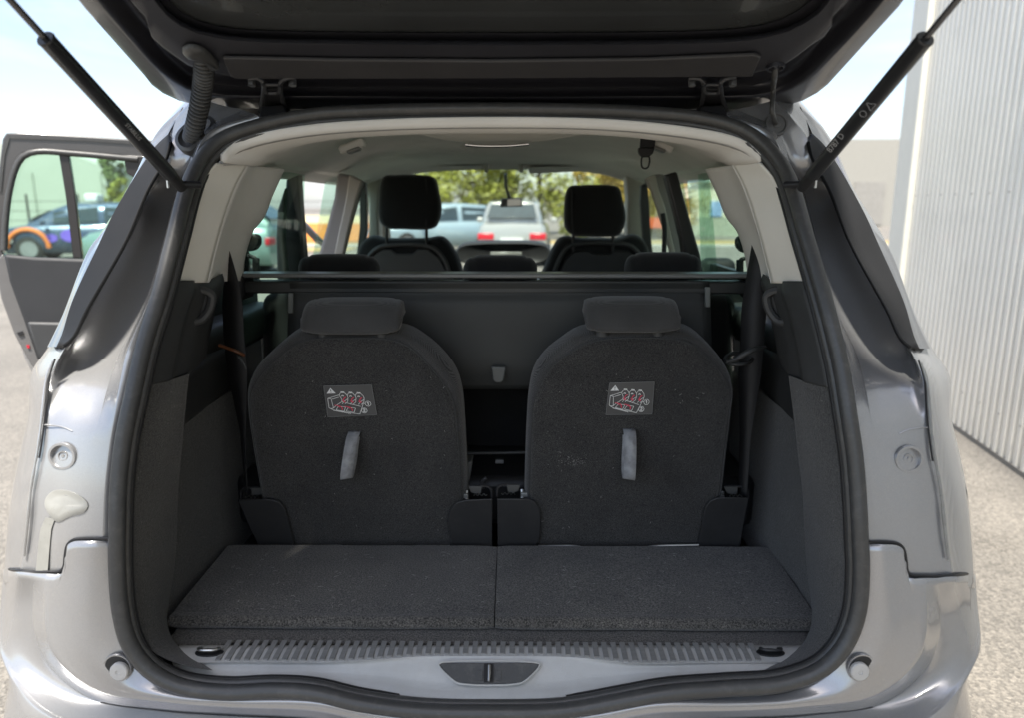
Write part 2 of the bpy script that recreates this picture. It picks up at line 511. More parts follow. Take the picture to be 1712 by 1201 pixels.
def cushion(name, outline, depth_dir, layers, m, parent, dome=0.0, back=True):
    """rounded slab: outline loop repeated with (inset, depth) layers; first layer is the far rim, last the near face"""
    cen = sum(outline, Vector()) / len(outline); d = Vector(depth_dir).normalized()
    k = len(outline); vs, fs = [], []
    nrm = []
    ax = d
    for i in range(k):
        tn = (outline[(i + 1) % k] - outline[(i - 1) % k]).normalized()
        q = ax.cross(tn)
        if q.dot(outline[i] - cen) > 0: q = -q
        nrm.append(q.normalized())
    for inset, dep in layers:
        for i in range(k): vs.append(outline[i] + nrm[i] * inset + d * dep)
    L = len(layers)
    fs += grid_faces(L, k, True)
    last = vs[(L - 1) * k:]
    c2 = sum(last, Vector()) / k
    rings = 5
    base = (L - 1) * k
    for r_ in range(1, rings):
        t = r_ / rings
        st = len(vs)
        for i in range(k):
            vs.append(last[i].lerp(c2, t) - d * dome * (1 - (1 - t) ** 2))
        for i in range(k):
            fs.append((base + i, base + (i + 1) % k, st + (i + 1) % k, st + i))
        base = st
    ci = len(vs); vs.append(c2 - d * dome)
    for i in range(k): fs.append((base + i, base + (i + 1) % k, ci))
    if back: fs.append(tuple(range(k)))
    return mesh_obj(name, vs, fs, m, parent, angle=50)
# ================================================================== THE CAR
car = empty('car', CARLOC, 'grey metallic people carrier with raised tailgate and open boot', 'car')

# ---- rubber seal round the boot opening (measured on the picture, laid on the sloping rear face)
SEAL = [(820, 181), (700, 182), (600, 185), (526, 190), (438, 207), (368, 233), (336, 266), (315, 308), (293, 390), (266, 495), (242, 572), (223, 656),
        (207, 733), (198, 810), (196, 880), (196, 956), (202, 1026), (217, 1079), (245, 1117), (280, 1140), (315, 1152), (385, 1159), (456, 1156), (526, 1160),
        (600, 1177), (700, 1190), (820, 1193), (940, 1190), (1045, 1172), (1112, 1160), (1217, 1152), (1305, 1145), (1375, 1119), (1413, 1079), (1434, 1026), (1440, 956),
        (1438, 900), (1436, 851), (1430, 770), (1420, 700), (1406, 614), (1389, 541), (1371, 474), (1348, 395), (1319, 298), (1298, 263), (1266, 231), (1228, 210), (1165, 195), (1060, 186), (940, 182)]
def inset_px(loop, d):
    """move a closed picture loop towards its inside by d(px)"""
    P = [Vector((a, b, 0)) for a, b in loop]; out = []
    k = len(P)
    for i in range(k):
        tn = (P[(i + 1) % k] - P[(i - 1) % k]).normalized()
        q = Vector((tn.y, -tn.x, 0))
        if q.dot(Vector((820, 680, 0)) - P[i]) < 0 and abs(q.dot(Vector((820, 680, 0)) - P[i])) > 60: q = -q
        dd = d(P[i]) if callable(d) else d
        out.append(P[i] + q * dd)
    return [(v.x, v.y) for v in out]
seal_dense = catmull([Vector((a, b, 0)) for a, b in SEAL], 240, True)
seal_px = [(v.x, v.y) for v in seal_dense]
def ang(p): return p
bulb = [PF(a, b, -0.004) for a, b in seal_px]
lip = [PF(a, b, 0.012) for a, b in inset_px(seal_px, lambda p: 15 if p.y > 300 else 15)]
chan = [PF(a, b, 0.022) for a, b in inset_px(seal_px, lambda p: 22 if p.y > 300 else 21)]
rb = [0.0125 if p[1] > 320 else 0.0105 + 0.002 * max(0, p[1] - 180) / 140 for p in seal_px]
seal = tube('boot_seal', bulb, rb, RUBBER, car, 14, True)
tube('seal_lip', lip, 0.0075, RUBBER, seal, 10, True)
tube('seal_lip', chan, 0.005, PLASTIC_D, seal, 8, True)
def SEALIN(d=24): return inset_px(seal_px, d)

# ---- painted rear quarter panels: flange, water channel, lamp mounting face and folded outer edge
rows = [
 [(440, 207, .015), (430, 192, .0), (405, 183, .015), (372, 176, .02), (345, 168, .03), (318, 158, .10)],
 [(368, 233, .015), (350, 221, .0), (338, 218, .03), (316, 224, .03), (292, 226, .035), (262, 222, .10)],
 [(336, 266, .015), (322, 268, .0), (314, 272, .05), (294, 274, .05), (277, 264, .035), (243, 257, .11)],
 [(315, 308, .015), (302, 314, .0), (295, 318, .10), (255, 318, .12), (244, 318, .032), (214, 318, .12)],
 [(293, 390, .015), (279, 392, .0), (274, 395, .115), (218, 398, .125), (209, 402, .032), (160, 404, .13)],
 [(266, 495, .015), (250, 500, .0), (242, 505, .115), (157, 508, .125), (147, 515, .032), (108, 525, .13)],
 [(240, 580, .015), (215, 585, .0), (200, 590, .09), (119, 584, .095), (108, 582, .030), (78, 584, .13)],
 [(228, 632, .015), (203, 637, .0), (178, 652, .034), (108, 650, .034), (82, 634, .018), (52, 624, .135)],
 [(217, 685, .015), (193, 692, .0), (165, 704, .004), (108, 706, .005), (74, 698, .010), (47, 696, .13)],
 [(207, 735, .015), (183, 750, .0), (150, 752, .0), (100, 752, .0), (64, 752, .008), (34, 752, .13)],
 [(198, 810, .015), (175, 825, .0), (140, 825, .0), (95, 825, .0), (50, 828, .008), (18, 830, .12)],
 [(196, 900, .015), (172, 900, .0), (140, 900, .0), (90, 900, .0), (43, 902, .010), (10, 902, .12)],
 [(196, 985, .015), (172, 985, .002), (140, 985, .002), (90, 980, .002), (32, 970, .012), (6, 970, .12)],
]
cols = [[PF(*rows[i][j]) for i in range(len(rows))] for j in range(6)]
side = []
for v in cols[5]: side.append(v + Vector((-0.035, 0.18, 0.0)))
side2 = [v + Vector((-0.055, 0.55, 0.01)) for v in cols[5]]
# double the crease columns so that folds stay tight
def near(a, b, t): return [x.lerp(y, t) for x, y in zip(a, b)]
qc = [cols[0], cols[1], near(cols[1], cols[2], .12), near(cols[2], cols[1], .1), cols[2], cols[3], near(cols[3], cols[4], .85), cols[4], near(cols[4], cols[5], .12), cols[5], side, side2]
QP = loft('quarter_panel', qc, PAINT, car, n=90, across=2, mirror=True, angle=60)
# pressed screw bosses, seam bead and (one side) a patch of factory seam sealer
def disc_data(c, nrm, r, h, seg=28, dish=0.0):
    nrm = Vector(nrm).normalized(); a = nrm.orthogonal().normalized(); b = nrm.cross(a)
    prof = [(r, 0), (r * .96, h), (r * .80, h), (r * .74, h - dish), (r * .35, h - dish), (r * .30, h - dish + .002), (r * .10, h - dish + .002)]
    vs, fs = [], []
    for rr, hh in prof:
        for s in range(seg):
            t = 2 * math.pi * s / seg
            vs.append(Vector(c) + a * (rr * math.cos(t)) + b * (rr * math.sin(t)) + nrm * hh)
    fs += grid_faces(len(prof), seg, True)
    fs.append(tuple((len(prof) - 1) * seg + s for s in range(seg)))
    return vs, fs
BACK = Vector((0, -1, 0.08)).normalized()
for k, q in enumerate(QP):
    c = PF(105, 763, -0.001)
    vs, fs = disc_data(c, BACK, 0.022, 0.004, dish=0.011)
    mesh_obj('lamp_screw_boss', mir(vs) if k else vs, fs, PAINT, q, angle=40)
    bead = catmull([PF(88, 604, .012), PF(78, 632, .010), PF(72, 680, .004), PF(64, 745, .0), PF(52, 815, .0), (PF(45, 880, .002)), PF(40, 930, .004)], 40)
    vs, fs = tube_data(bead, [0.0022 + 0.0012 * noise.noise(p * 60) for p in bead], 8)
    mesh_obj('seam_bead', mir(vs) if k else vs, fs, PAINT if k == 0 else SEALER, q)
    g = catmull([PF(92, 600, .014), PF(82, 632, .012), PF(77, 680, .006), PF(69, 745, .002), PF(57, 815, .002), (PF(50, 880, .004)), PF(44, 940, .006)], 40)
    vs, fs = tube_data(g[:20], 0.0016, 6)
    mesh_obj('panel_gap', mir(vs) if k else vs, fs, PLASTIC_D, q)
    em = catmull([PF(73, 711, .004), PF(90, 712, .002), PF(108, 716, .0015), PF(121, 722, .001)], 20)
    vs, fs = tube_data(em, 0.0011, 6)
    mesh_obj('panel_weld_line', mir(vs) if k else vs, fs, PAINT, q)
    vs, fs = disc_data(c + BACK * -.004, BACK, 0.008, 0.005, dish=0.002)
    mesh_obj('boss_plug', mir(vs) if k else vs, fs, PAINT, q, angle=40)
blob = catmull([PF(a, b, -0.0012) for a, b in ((82, 862), (74, 842), (84, 824), (104, 820), (130, 828), (147, 845), (140, 858), (118, 864), (96, 874))], 30, True)
cushion('seam_sealer_patch', blob, (0, -1, 0), [(0, -0.001), (0, 0.0), (0.003, 0.0007), (0.008, 0.0009)], SEALER, QP[0], dome=-0.0005)
run = [PF(a, b, -0.0008) for a, b in ((76, 866), (92, 868), (86, 885), (83, 915), (80, 955), (60, 955), (64, 915), (68, 885))]
prism('seam_sealer_run', run, (0, -0.0005, 0), SEALER, QP[0])

# ---- black quarter glass trim between the water channel and the bright edge
ti = [(283, 236), (276, 262), (245, 316), (208, 402), (141, 520), (120, 563), (104, 577)]
to = [(281, 224), (259, 245), (193, 350), (165, 408), (120, 505), (103, 560), (94, 580)]
a = catmull([PF(x, y, .022) for x, y in ti], 40); b = catmull([PF(x, y, .040) for x, y in to], 40)
QT = loft('quarter_trim', [near(a, b, -.02), a, near(a, b, .5), b, [v + Vector((-.002, .02, 0)) for v in b]], GLOSSBLACK, car, n=40, across=1, mirror=True, smooth_across=False)
for o in QT: solid(o, 0.006, -1)
# bright edge of the outer side frame, and the shut line that runs beside it
es = [(308, 176), (268, 214), (247, 250), (214, 318), (178, 380), (151, 412), (104, 528), (79, 580)]
eb = [PF(x, y, .075) for x, y in es]
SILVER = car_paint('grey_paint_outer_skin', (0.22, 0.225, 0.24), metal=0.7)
e1 = catmull([PF(x, y, .045) for x, y in to], 40); e2 = catmull(eb, 40); e3 = [v + Vector((-.012, .07, 0)) for v in e2]
loft('side_frame_skin', [[v + Vector((0, .012, 0)) for v in e1], e1, near(e1, e2, .6), e2, e3], SILVER, car, n=40, across=2, mirror=True)

# ---- rear bumper: stepped top edge, flat landing, crease and lower bulge
K = [
 [(196, 905, .008), (196, 956, .008), (202, 1026, .008), (217, 1079, .008), (245, 1117, .008), (300, 1148, .008), (385, 1160, .008), (526, 1161, .008), (610, 1180, .008), (700, 1192, .008), (820, 1195, .008)],
 [(155, 905, -.008), (152, 960, -.008), (150, 1040, -.008), (160, 1092, -.008), (205, 1142, -.008), (290, 1165, -.008), (385, 1172, -.008), (526, 1175, -.008), (610, 1192, -.008), (700, 1204, -.008), (820, 1207, -.008)],
 [(124, 906, -.008), (122, 960, -.008), (120, 1045, -.008), (128, 1090, -.008), (180, 1148, -.008), (285, 1169, -.008), (385, 1176, -.008), (526, 1180, -.008), (610, 1196, -.008), (700, 1209, -.008), (820, 1212, -.008)],
 [(113, 914, -.008), (108, 965, -.008), (106, 1048, -.008), (115, 1092, -.008), (172, 1150, -.008), (282, 1171, -.008), (385, 1178, -.008), (526, 1183, -.008), (610, 1199, -.008), (700, 1212, -.008), (820, 1215, -.008)],
 [(109, 957, -.008), (98, 985, -.008), (95, 1050, -.008), (106, 1093, -.008), (168, 1151, -.008), (280, 1172, -.008), (385, 1180, -.008), (526, 1185, -.008), (610, 1201, -.008), (700, 1214, -.008), (820, 1217, -.008)],
 [(79, 960, -.008), (79, 1000, -.008), (80, 1050, -.008), (94, 1096, -.008), (162, 1154, -.008), (278, 1174, -.008), (385, 1182, -.008), (526, 1188, -.008), (610, 1204, -.008), (700, 1217, -.008), (820, 1220, -.008)],
 [(57, 960, -.003), (56, 1005, .018), (58, 1055, .024), (78, 1108, .020), (146, 1166, .012), (270, 1188, .006), (385, 1196, .004), (526, 1204, .0), (610, 1220, .0), (700, 1232, .0), (820, 1235, .0)],
 [(30, 957, .004), (28, 1010, .038), (26, 1062, .04), (50, 1112, .025), (118, 1178, .0), (250, 1212, -.02), (385, 1225, -.03), (526, 1235, -.035), (610, 1248, -.035), (700, 1258, -.035), (820, 1260, -.035)],
 [(9, 953, .104), (4, 1010, .10), (-2, 1062, .08), (4, 1098, .045), (64, 1190, -.03), (230, 1250, -.05), (385, 1270, -.06), (526, 1280, -.065), (610, 1290, -.065), (700, 1298, -.065), (820, 1300, -.065)],
 [(6, 954, .16), (-2, 1015, .16), (-8, 1075, .14), (-12, 1130, .10), (10, 1260, .02), (210, 1360, -.03), (385, 1380, -.05), (526, 1390, -.055), (610, 1400, -.055), (700, 1405, -.055), (820, 1408, -.055)],
 [(4, 956, .40), (-4, 1020, .42), (-10, 1090, .42), (-14, 1180, .40), (0, 1420, .25), (210, 1520, .05), (385, 1550, .0), (526, 1560, .0), (610, 1570, .0), (700, 1575, .0), (820, 1578, .0)],
]
bl = [[PF(*p) for p in c] for c in K]
for i in range(4):
    bl[9][i] = bl[8][i] + Vector((-.015, .08, -.005)); bl[10][i] = bl[8][i] + Vector((-.05, .42, -.01))
nb_ = 70
half = [catmull(c, nb_) for c in bl]
full = []
for c in half:
    right = [Vector((-v.x, v.y, v.z)) for v in c][::-1]
    # the last measured point is at the latch: shift so that both halves meet in the middle
    mid = c[-1].copy(); mid.x = 0
    full.append(c[:-1] + [mid] + right[1:])
full = full[:6] + [near(full[5], full[6], .18), near(full[5], full[6], .8)] + full[6:8] + [near(full[7], full[8], .75)] + full[8:]
bumper = loft('rear_bumper', full, PAINT, car, n=2 * nb_ - 1, across=3, smooth_across=True, angle=60, curved=False)
solid(bumper, 0.004, 0.0)
gap = catmull([PF(x, y, o_) for x, y, o_ in ((188, 902, -.003), (135, 902, -.003), (122, 904, -.003), (113, 912, -.003), (109, 930, -.003), (107, 948, -.003), (102, 955, -.003), (80, 957, -.002), (58, 957, .002), (32, 955, .008), (12, 951, .095))], 70)
for k in (0, 1):
    vs, fs = tube_data(gap, .0026, 6)
    mesh_obj('bumper_gap', mir(vs) if k else vs, fs, PLASTIC_D, bumper)
# rubber stops sunk in the bumper landing
for k in (0, 1):
    px = (196, 1118) if k == 0 else (1441, 1118)
    c = PF(px[0], px[1], -0.0085)
    ctr = c + Vector((0, 0.0, 0))
    vs, fs = [], []
    seg = 32
    nrm = Vector((0, -1, 0.10)).normalized(); ax = Vector((1, 0, 0)); ay = nrm.cross(ax)
    prof = [(.0235, -.001), (.0225, .0015), (.0205, .0012), (.0195, -.002), (.019, -.0022)]
    for rr, hh in prof:
        for s in range(seg):
            t = 2 * math.pi * s / seg
            vs.append(ctr + ax * (rr * math.cos(t)) + ay * (rr * math.sin(t)) + nrm * hh)
    fs = grid_faces(len(prof), seg, True)
    ring = mesh_obj('buffer_rim', vs, fs, PAINT, bumper)
    vs2, fs2 = [], []
    for rr, hh in [(.0198, .0006), (.0190, .0012), (.0, .0012)]:
        for s in range(seg):
            t = 2 * math.pi * s / seg
            vs2.append(ctr + ax * (rr * math.cos(t)) + ay * (rr * math.sin(t)) + nrm * hh)
    mesh_obj('buffer_well', vs2, grid_faces(3, seg, True), PLASTIC_D, bumper)
    sx = 0.0055 if k == 0 else -0.0055
    vs3, fs3 = [], []
    for rr, hh in [(.0145, .001), (.0145, .006), (.0130, .0078), (.0040, .0082), (.0034, .0070), (.0, .0070)]:
        for s in range(seg):
            t = 2 * math.pi * s / seg
            vs3.append(ctr + ax * (sx + rr * math.cos(t)) + ay * (-.003 + rr * math.sin(t)) + nrm * hh)
    mesh_obj('rubber_buffer', vs3, grid_faces(6, seg, True), WHITERUB, bumper)

# ---- load sill: grey plastic moulding with a row of ribs, latch well and lashing eyes
ZS = 0.630
q0 = [PZ(x, 1080, ZS) for x in range(300, 1361, 40)]
q1p = [(288, 1109), (420, 1108), (560, 1108), (640, 1103), (700, 1099), (820, 1098), (940, 1099), (1000, 1104), (1060, 1110), (1200, 1109), (1352, 1108)]
q1 = [PZ(x, y, ZS) for x, y in q1p]
q2p = [(292, 1122), (350, 1134), (420, 1140), (500, 1140), (560, 1147), (620, 1163), (720, 1177), (820, 1180), (920, 1177), (1020, 1163), (1085, 1146), (1150, 1140), (1230, 1137), (1300, 1126), (1350, 1112)]
SA, SB_ = PZ(818, 1098, ZS), PZ(818, 1182, .585)
SPN = Vector((0, -(SA.z - SB_.z), SA.y - SB_.y)).normalized()
if SPN.z < 0: SPN = -SPN
def PSL(x, y, d=0.0): return PP(x, y, SA + SPN * d, SPN)
qa = [PSL(x, y, -.001) for x, y in ((289, 1112), (420, 1112), (560, 1112), (640, 1108), (700, 1104), (820, 1103), (940, 1104), (1000, 1109), (1060, 1114), (1200, 1112), (1351, 1109))]
qm = [PSL(x, y, d) for x, y, d in ((290, 1116, 0), (420, 1124, 0), (540, 1126, -.002), (640, 1134, -.006), (720, 1146, -.008), (820, 1148, -.008), (920, 1146, -.008), (1000, 1136, -.006), (1080, 1127, -.002), (1200, 1123, 0), (1350, 1110, 0))]
q2 = [PSL(x, y, .001) for x, y in q2p]
qs = [[v + Vector((0, 0.01, -.03)) for v in q0], q0, near(catmull(q0, 60), catmull(q1, 60), .96), q1, qa, near(catmull(qa, 60), catmull(qm, 60), .5), qm, q2, [v + Vector((0, -.002, -.03)) for v in q2]]
sill = loft('sill_plate', qs, GREYPL, car, n=100, across=2, smooth_across=True, angle=60)
# ribs: every one a bar lying front to back
x0 = PZ(372, 1094, ZS).x; x1 = PZ(1262, 1094, ZS).x
nr = 58
c1 = catmull(q1, 200)
me_rib = None
for i in range(nr):
    x = x0 + (x1 - x0) * i / (nr - 1)
    yf = min(c1, key=lambda v: abs(v.x - x)).y + 0.004
    yb = q0[0].y + 0.012
    vs, fs = box_data((0, 0, 0), ((x1 - x0) / (nr - 1) * 0.56, 1.0, 0.0035))
    if me_rib is None:
        o = mesh_obj('rib', vs, fs, RIBPL, None, smooth=False)
        bevel(o, 0.0008, 1); me_rib = o.data
    else:
        o = bpy.data.objects.new('rib', me_rib); COL.objects.link(o)
    o.location = (x, (yf + yb) / 2, ZS + 0.0015); o.scale = (1, yb - yf, 1)
    adopt(o, sill)
# latch well
lw = [(738, 1109), (896, 1109), (903, 1112), (880, 1138), (868, 1144), (768, 1144), (758, 1139), (733, 1112)]
PL0 = SA + SPN * .0035; PLN = SPN
well = [PP(x, y, PL0, PLN) for x, y in lw]
lat = prism('latch_plate', well, -PLN * 0.004, mat('latch_plate_plastic', (0.085, 0.085, 0.085), 0.6, bump=0.6, bscale=1400, dust=0.2), sill, 0.0015)
rim = tube('latch_rim', catmull([v + PLN * 0.0005 for v in well], 60, True), 0.0014, GREYPL, sill, 6, True)
slot = [PP(x, y, PL0 + PLN * 0.0012, PLN) for x, y in ((809, 1110), (825, 1110), (825, 1142), (809, 1142))]
prism('latch_slot', slot, -PLN * 0.003, PLASTIC_D, sill)
st = [PP(x, y, PL0 + PLN * 0.004, PLN) for x, y in ((818, 1113), (818, 1126), (817, 1140))]
tube('striker', st, [0.0026, 0.0030, 0.0022], METAL, sill, 10)
for x in (802, 833):
    gp = [PP(x - 5, 1123, PL0 + PLN * .0006, PLN), PP(x + 5, 1121, PL0 + PLN * .0006, PLN), PP(x + 5, 1139, PL0 + PLN * .0006, PLN), PP(x - 5, 1139, PL0 + PLN * .0006, PLN)]
    prism('latch_guide', gp, PLN * 0.0012, MAT['latch_plate_plastic'], sill, 0.0006)
# lashing eyes
for k, (cx, sg) in enumerate(((350, 1), (1288, -1))):
    c = PZ(cx, 1093, ZS + .002)
    out = [c + Vector((math.cos(t) * .024 * (1 if abs(math.cos(t)) < .8 else 1), math.sin(t) * .011, 0)) for t in [2 * math.pi * i / 24 for i in range(24)]]
    prism('eye_well', out, (0, 0, .0022), PLASTIC_D, sill, 0.0005)
    lp = [c + Vector((-.015, .008, .003)), c + Vector((-.017, -.002, .010)), c + Vector((-.012, -.009, .012)), c + Vector((.012, -.009, .012)), c + Vector((.017, -.002, .010)), c + Vector((.015, .008, .003))]
    tube('lashing_eye', catmull(lp, 30), 0.0026, METAL if k == 0 else DKMETAL, sill, 8)

# ---- boot floor: two carpeted boards with rolled front edges, and the carpet strip below
def board(x0, x1, yf, yb, z, th, name, m, xb0=None, xb1=None, lipr=0.011):
    xb0 = x0 if xb0 is None else xb0; xb1 = x1 if xb1 is None else xb1
    prof = [(yb, z - th), (yf + .012, z - th), (yf + .002, z - th + .004), (yf - .002, z - th / 2), (yf + .002, z - .004), (yf + .010, z), (yf + .020, z - .0012), (yf + .026, z - .0022), (yf + .034, z - .0010), (yf + .06, z), (yb, z)]
    nx = 36
    vs = []
    for (y, zz) in prof:
        t = (y - yf) / (yb - yf)
        a_, b_ = x0 + (xb0 - x0) * t, x1 + (xb1 - x1) * t
        for i in range(nx):
            s = i / (nx - 1)
            # round the two ends a little
            e = 0.004 * (max(0, 1 - s * 30) + max(0, 1 - (1 - s) * 30))
            w = 0.0012 * noise.noise(Vector((a_ + (b_ - a_) * s, y, zz)) * 9)
            vs.append(Vector((a_ + (b_ - a_) * s, y + (e if y < yf + .03 else 0) + w, zz + w - (e * .6 if zz > z - .004 else 0))))
    fs = grid_faces(len(prof), nx)
    k = len(prof)
    fs.append(tuple(i * nx for i in range(k))); fs.append(tuple(i * nx + nx - 1 for i in range(k - 1, -1, -1)))
    return mesh_obj(name, vs, fs, m, car, angle=60)
ZF = 0.650
pL = PZ(275, 1048, ZF - .01); pM = PZ(826, 1055, ZF - .01); pR = PZ(1368, 1045, ZF - .01)
yfb = 0.5 * (pL.y + pR.y)
rL = PZ(375, 922, ZF); rM = PZ(831, 921, ZF); rR = PZ(1283, 916, ZF)
yrb = rM.y + 0.02
board(pL.x, pM.x - .001, yfb, yrb, ZF, .024, 'floor_board', CARPET, rL.x - .004, rM.x - .0006)
board(pM.x + .001, pR.x, yfb - .001, yrb, ZF + .001, .024, 'floor_board', CARPET, rM.x + .0006, rR.x + .004)
s0 = PZ(272, 1068, ZS + .006).x; s1 = PZ(1370, 1064, ZS + .006).x
board(s0, s1, q0[0].y + .004, yrb, ZF - .0255, .02, 'floor_carpet_edge', CARPET)
# carpeted floor below and beyond
box('boot_floor_pan', (0, 0.75, 0.585), (1.30, 1.35, 0.02), PLASTIC_D, car)

# ---- side linings of the boot (right side measured, mirrored for the other)
XR = lambda z: 0.600 if z < .85 else 0.600 - (z - .85) * .16 if z < 1.05 else 0.568 - (z - 1.05) * .36
inn = [p for p in SEALIN(22)]
rs = [p for p in inn if p[0] > 900 and 480 < p[1] < 1128]
rs.sort(key=lambda p: p[1])
def clampx(v, lim=0.66):
    return v
# carpet column beside the seal
edge = [PF(x, y, .02) for x, y in rs if y > 640]
# round the bottom of the column inwards along the sill
fold = [PY(x, y, Y) for x, y, Y in ((1318, 628, .22), (1326, 690, .23), (1334, 760, .24), (1342, 830, .25), (1345, 900, .25), (1350, 960, .24), (1356, 1010, .22), (1362, 1050, .17), (1350, 1090, .125))]
mid1 = near(catmull(edge, 40), catmull(fold, 40), .45)
mid1 = [v + Vector((-.006, 0, 0)) for v in mid1]
back_turn = [v + Vector((0.030, .035, 0)) for v in catmull(fold, 40)]
for k in (0, 1):
    cs = [edge, mid1, near(mid1, catmull(fold, 40), .8), fold, near(catmull(fold, 40), back_turn, .4), back_turn]
    cs = [catmull(c, 40) for c in cs]
    if k: cs = [mir(c) for c in cs]
    loft('side_carpet', cs, CARPET_W, car, n=60, across=4, angle=70)
    wc_ = []
    for z_, x_ in ((.955, .607), (.90, .606), (.80, .604), (.70, .600), (.64, .594), (.60, .585)):
        wc_.append([Vector((x_ + .006 * noise.noise(Vector((y_ * 5, z_ * 5, 3))), y_, z_)) for y_ in (.17, .22, .30, .40, .55, .75, .95)])
    if k: wc_ = [mir(c) for c in wc_]
    loft('side_carpet_wall', wc_, CARPET_W, car, n=40, across=3, angle=70)
# dark plastic lining above the carpet with moulded hook
eo = [PF(x, y, .018) for x, y in rs if 470 < y < 665]
lowR = [(1394, 652), (1370, 650), (1345, 643), (1328, 634), (1316, 624)]
ei = [PY(x, y, Y) for x, y, Y in ((1292, 470, .30), (1288, 486, .29), (1302, 530, .27), (1310, 570, .255), (1316, 600, .245), (1320, 628, .235))]
eo = [PF(1350, 470, .018)] + eo
LT = loft('side_lining', [[v + Vector((.0, .0, .0)) for v in catmull(eo, 30)], [v + Vector((-.010, 0, 0)) for v in near(catmull(eo, 30), catmull(ei, 30), .45)], [v + Vector((-.004, 0, 0)) for v in near(catmull(eo, 30), catmull(ei, 30), .62)], ei, [v + Vector((.03, .14, 0)) for v in catmull(ei, 30)]], PLASTIC, car, n=40, across=3, mirror=True)
for o in LT: solid(o, .003, 0)
for k, o in enumerate(LT):
    # hook: a looped grip standing off the lining
    hk = [PY(1283, 492, .27), PY(1305, 486, .26), PY(1312, 500, .255), PY(1318, 522, .25), PY(1312, 538, .25), PY(1300, 536, .26), PY(1285, 516, .27)]
    hp = catmull(hk, 40, True)
    vs, fs = tube_data(hp, .0075, 8, True)
    mesh_obj('bag_hook', mir(vs) if k else vs, fs, PLASTIC, o)
    hb = [PY(1290, 496, .272), PY(1308, 492, .262), PY(1314, 520, .258), PY(1306, 532, .262), PY(1290, 514, .272)]
    hb = [Vector((-v.x, v.y, v.z)) for v in hb] if k else hb
    prism('hook_recess', hb, (0, .004, 0), PLASTIC_D, o)
# pale upper pillar lining
bo = [PF(x, y, .016) for x, y in ((1272, 272), (1296, 300), (1316, 345), (1328, 385), (1339, 420), (1349, 458), (1352, 474))]
bi = [PY(x, y, Y) for x, y, Y in ((1225, 272, .36), (1240, 300, .34), (1254, 335, .32), (1266, 375, .30), (1277, 415, .29), (1287, 455, .285), (1291, 473, .28))]
PLt = loft('pillar_lining', [bo, near(catmull(bo, 30), catmull(bi, 30), .5), bi], BEIGE, car, n=40, across=4, mirror=True)
for k, o in enumerate(PLt):
    solid(o, .003, 0)
# inner side of that pillar up to the quarter window
wr = [PY(x, y, Y) for x, y, Y in ((1180, 282, .62), (1200, 325, .62), (1215, 362, .62), (1232, 384, .61), (1242, 410, .60), (1249, 440, .60), (1251, 470, .60))]
for k in (0, 1):
    cs = [catmull(bi, 30), near(catmull(bi, 30), catmull(wr, 30), .5), catmull(wr, 30), [v + Vector((.05, .02, 0)) for v in catmull(wr, 30)]]
    cs[1] = [v + Vector((.018, 0, 0)) for v in cs[1]]
    if k: cs = [mir(c) for c in cs]
    o = loft('pillar_inner_lining', cs, LINER, car, n=30, across=3)
    solid(o, .004, 0)
# plastic storage panel and armrest behind the carpet column
for k in (0, 1):
    sg = -1 if k else 1
    def shelf(name, prof_, ys, m):
        cs = [[Vector((sg * (x_ + dx), y_, z_ + dz)) for y_, dx, dz in ys] for x_, z_ in prof_]
        return loft(name, cs, m, car, n=24, across=3, angle=70)
    shelf('side_storage_panel', ((.615, .945), (.604, .952), (.600, .965), (.598, 1.02), (.602, 1.042), (.616, 1.053), (.68, 1.058)), ((.20, .0, -.012), (.30, .0, -.006), (.45, .004, .0), (.62, .012, .004)), PLASTIC)
    shelf('side_armrest', ((.640, 1.02), (.630, 1.06), (.632, 1.085), (.645, 1.10), (.69, 1.105)), ((.30, .012, -.02), (.45, .0, .0), (.70, -.02, .01), (.95, -.02, .012)), PLASTIC)
    vs, fs = box_data((.685, .80 if k == 0 else .62, .89), (.02, 1.1 if k == 0 else .74, .60))
    mesh_obj('inner_side_panel', mir(vs) if k else vs, fs, PLASTIC_D, car, smooth=False)

# ---- headliner
hr = [(372, 270), (392, 250), (430, 236), (520, 220), (640, 211), (822, 207), (1000, 210), (1120, 220), (1215, 236), (1250, 250), (1272, 270)]
h0 = [PF(x, y, .020) for x, y in hr]
def arch(Y, w, ze, zc, nn=9):
    out = []
    for i in range(nn):
        s = -1 + 2 * i / (nn - 1)
        out.append(Vector((w * (abs(s) ** .85) * (1 if s > 0 else -1), Y, ze + (zc - ze) * (1 - abs(s) ** 3.2))))
    return out
hs = [[v + Vector((0, -.004, .012)) for v in h0], h0, [PY(x, y, .37) for x, y in ((425, 275), (440, 258), (470, 247), (540, 232), (660, 222), (822, 219), (985, 221), (1100, 231), (1180, 246), (1210, 258), (1225, 274))]]
hs += [arch(.62, .50, 1.462, 1.548), arch(1.0, .545, 1.47, 1.568), arch(1.5, .565, 1.475, 1.572), arch(1.95, .555, 1.475, 1.562), arch(2.14, .54, 1.478, 1.545), arch(2.20, .535, 1.476, 1.530)]
hl = loft('headliner', hs, LINER, car, n=60, across=3, angle=60)
solid(hl, .008, 0)
rear_header = loft('rear_header_trim', [[v + Vector((0, .0, -.004)) for v in hs[1]], near(catmull(hs[1], 50), catmull(hs[2], 50), .5), near(catmull(hs[1], 50), catmull(hs[2], 50), .9)], mat('pinkish_grey_header', (0.46, 0.43, 0.41), .7, var=.04), car, n=50, across=2)
for v in rear_header.data.vertices: v.co.z -= 0.003
